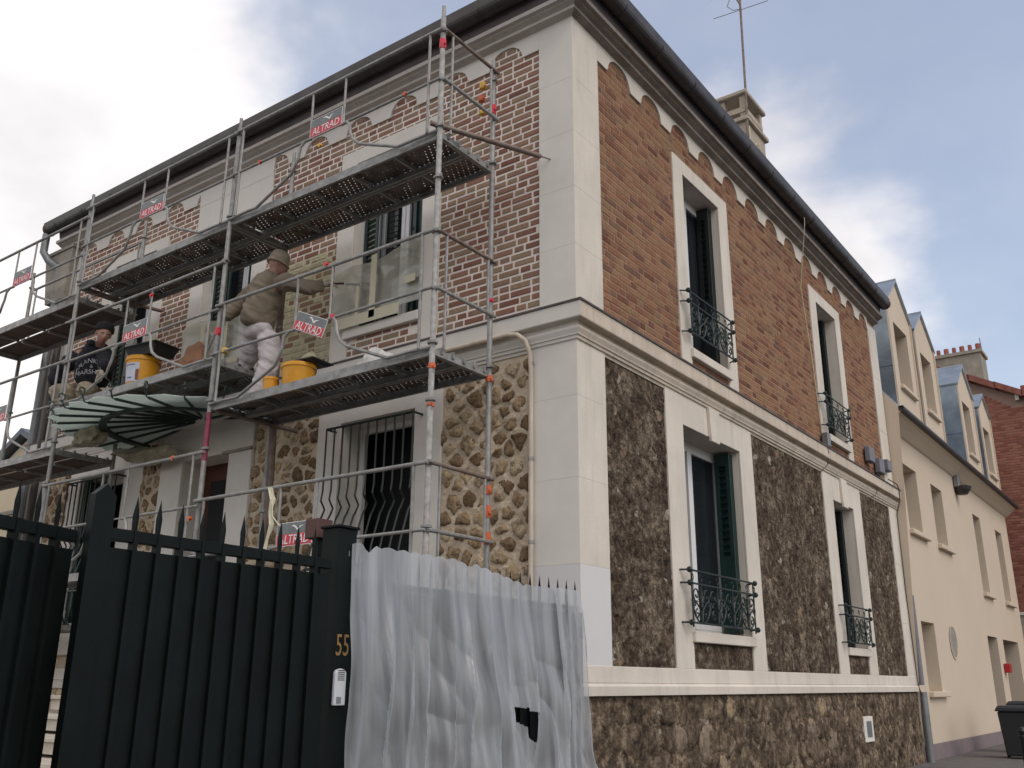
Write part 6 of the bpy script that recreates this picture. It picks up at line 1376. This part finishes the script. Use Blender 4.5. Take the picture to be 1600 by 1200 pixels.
# polythene film draped over the railing
def film_pt(u, v):
    """u along the fence 0..1 (near to far), v from the top edge 0 to the ground 1"""
    y = -2.565 + u * 2.16
    ztop = 2.262 - 0.095 * min(1, max(0, (u - 0.50)) / 0.28) - 0.014 * (1 - abs(sin(u * 2.16 / 0.1205 * pi)))
    if 0.045 < u < 0.095: ztop -= 0.045 * (1 - abs(u - 0.07) / 0.025)
    if 0.45 < u < 0.53: ztop -= 0.035 * (1 - abs(u - 0.49) / 0.04)
    z = ztop + (0.18 - ztop) * v
    fo = noise.noise(Vector((u * 7, v * 0.8, 1.3))) * 0.10 + (0.32 - abs(noise.noise(Vector((u * 12 + v * 1.0, v * 0.5, 6.2))))) * 0.16 + abs(noise.noise(Vector((u * 5 - v * 5, v * 2 + u * 3, 8.2)))) * 0.05 + noise.noise(Vector((u * 60, v * 0.8, 2.0))) * 0.012
    fo += 0.03 * abs(noise.noise(Vector((u * 9, v * 7, 4.4)))) * v
    sv = min(1, v * 2.2); sv = sv * sv * (3 - 2 * sv); x = GX + 0.03 + sv * (0.05 + fo) + 0.10 * v * v
    if v > 0.72: x += (v - 0.72) ** 1.5 * 1.1 * (0.5 + 0.5 * u)
    y += 0.02 * noise.noise(Vector((u * 8, v * 4, 9))) - 0.05 * v * (1 - u)
    if u > 0.8: y += (u - 0.8) / 0.2 * (0.10 * v + (0.38 * max(0, v - 0.62)))
    return (x, y, z)
def in_hole(q):
    cy = sum(p[1] for p in q) / 4; cz = sum(p[2] for p in q) / 4; poly = [(-1.19, 1.315), (-1.10, 1.345), (-1.0, 1.34), (-0.97, 1.315), (-0.90, 1.31), (-0.84, 1.27), (-0.86, 1.20), (-0.91, 1.10), (-0.97, 1.15), (-1.01, 1.22), (-1.09, 1.27)]
    ins = False; j = len(poly) - 1
    for i in range(len(poly)):
        if (poly[i][1] > cz) != (poly[j][1] > cz) and cy < (poly[j][0] - poly[i][0]) * (cz - poly[i][1]) / (poly[j][1] - poly[i][1]) + poly[i][0]: ins = not ins
        j = i
    return ins
film = sheet('polythene_sheet', film_pt, 420, 230, 'film', 'translucent polythene sheet with a torn hole, draped over the railing fence', 'plastic sheet', holes=in_hole)
# second strip of film hanging at the corner and spreading on the pavement
sheet('polythene_strip', lambda u, v: (0.10 + 0.06 * sin(v * 3) + 0.05 * fold(u * 2, v, 4) + (0.30 * max(0, v - 0.60) * (0.3 + u)), -0.52 + 0.36 * u + 0.06 * v + (max(0, v - 0.55) / 0.45) ** 1.2 * (0.05 + 0.60 * u), 2.17 + (0.12 - 2.20) * v + 0.04 * u * v), 30, 70, 'film', 'narrow strip of polythene hanging at the house corner and trailing along the base wall', 'plastic sheet')

# ------------------------------------------------------------------ street furniture
def wheelie(x, y, z, label, rot=0.0, s=1.0):
    o = empty('wheelie_bin', (x, y, z)); tag(o, label, 'wheelie bin', None)
    cs, sn = cos(rot), sin(rot)
    def T(a, b, c): return (x + (a * cs - b * sn) * s, y + (a * sn + b * cs) * s, z + c * s)
    def fr(mb, w0, d0, z0, w1, d1, z1, dy=0):
        vs = [T(-w0, -d0, z0), T(w0, -d0, z0), T(w0, d0, z0), T(-w0, d0, z0), T(-w1, -d1 + dy, z1), T(w1, -d1 + dy, z1), T(w1, d1 + dy, z1), T(-w1, d1 + dy, z1)]
        mb.add(vs, [(0, 3, 2, 1), (4, 5, 6, 7), (0, 1, 5, 4), (1, 2, 6, 5), (2, 3, 7, 6), (3, 0, 4, 7)])
    mb = MB(); fr(mb, 0.22, 0.26, 0.05, 0.29, 0.35, 0.92); mb.build('body', 'black_plastic', o, bevel=0.02)
    mb = MB(); fr(mb, 0.325, 0.385, 0.92, 0.325, 0.385, 0.965); mb.build('rim', 'black_plastic', o, bevel=0.01)
    mb = MB(); fr(mb, 0.32, 0.38, 0.968, 0.27, 0.32, 1.03); mb.build('lid', 'black_plastic', o, bevel=0.012)
    mb = MB(); mb.path([T(-0.24, 0.38, 0.95), T(-0.24, 0.45, 0.98), T(0.24, 0.45, 0.98), T(0.24, 0.38, 0.95)], 0.014, 8); mb.build('handle', 'black_plastic', o)
    for a in (-0.22, 0.22):
        mb = MB(); mb.lathe(T(a, 0.30, 0.10), [(0, -0.025), (0.10, -0.025), (0.10, 0.025), (0, 0.025)], 18, (cs, sn, 0)); mb.build('wheel', 'black_plastic', o)
wheelie(1.02, 11.95, 0.36, 'black wheelie bin standing nearest on the pavement by the cream wall', 0.1, 0.80)
wheelie(0.95, 13.6, 0.36, 'second black wheelie bin, mostly hidden behind the nearest one', 0.05, 0.85)
bol = empty('bollard', (1.75, 8.2, 0.36)); tag(bol, 'black ball-topped bollard at the pavement edge in front of the bins', 'bollard')
mb = MB(); mb.lathe((1.68, 8.3, 0.34), [(0.055, 0), (0.055, 0.04), (0.04, 0.06), (0.036, 0.48), (0.05, 0.50), (0.05, 0.53), (0.03, 0.55)], 16); mb.build('post', 'black_plastic', bol, smooth=True)
mb = MB(); mb.lathe((1.68, 8.3, 0.93), [(0.0, -0.058), (0.035, -0.045), (0.057, 0.0), (0.035, 0.045), (0, 0.058)], 16); mb.build('ball', 'black_plastic', bol, smooth=True)
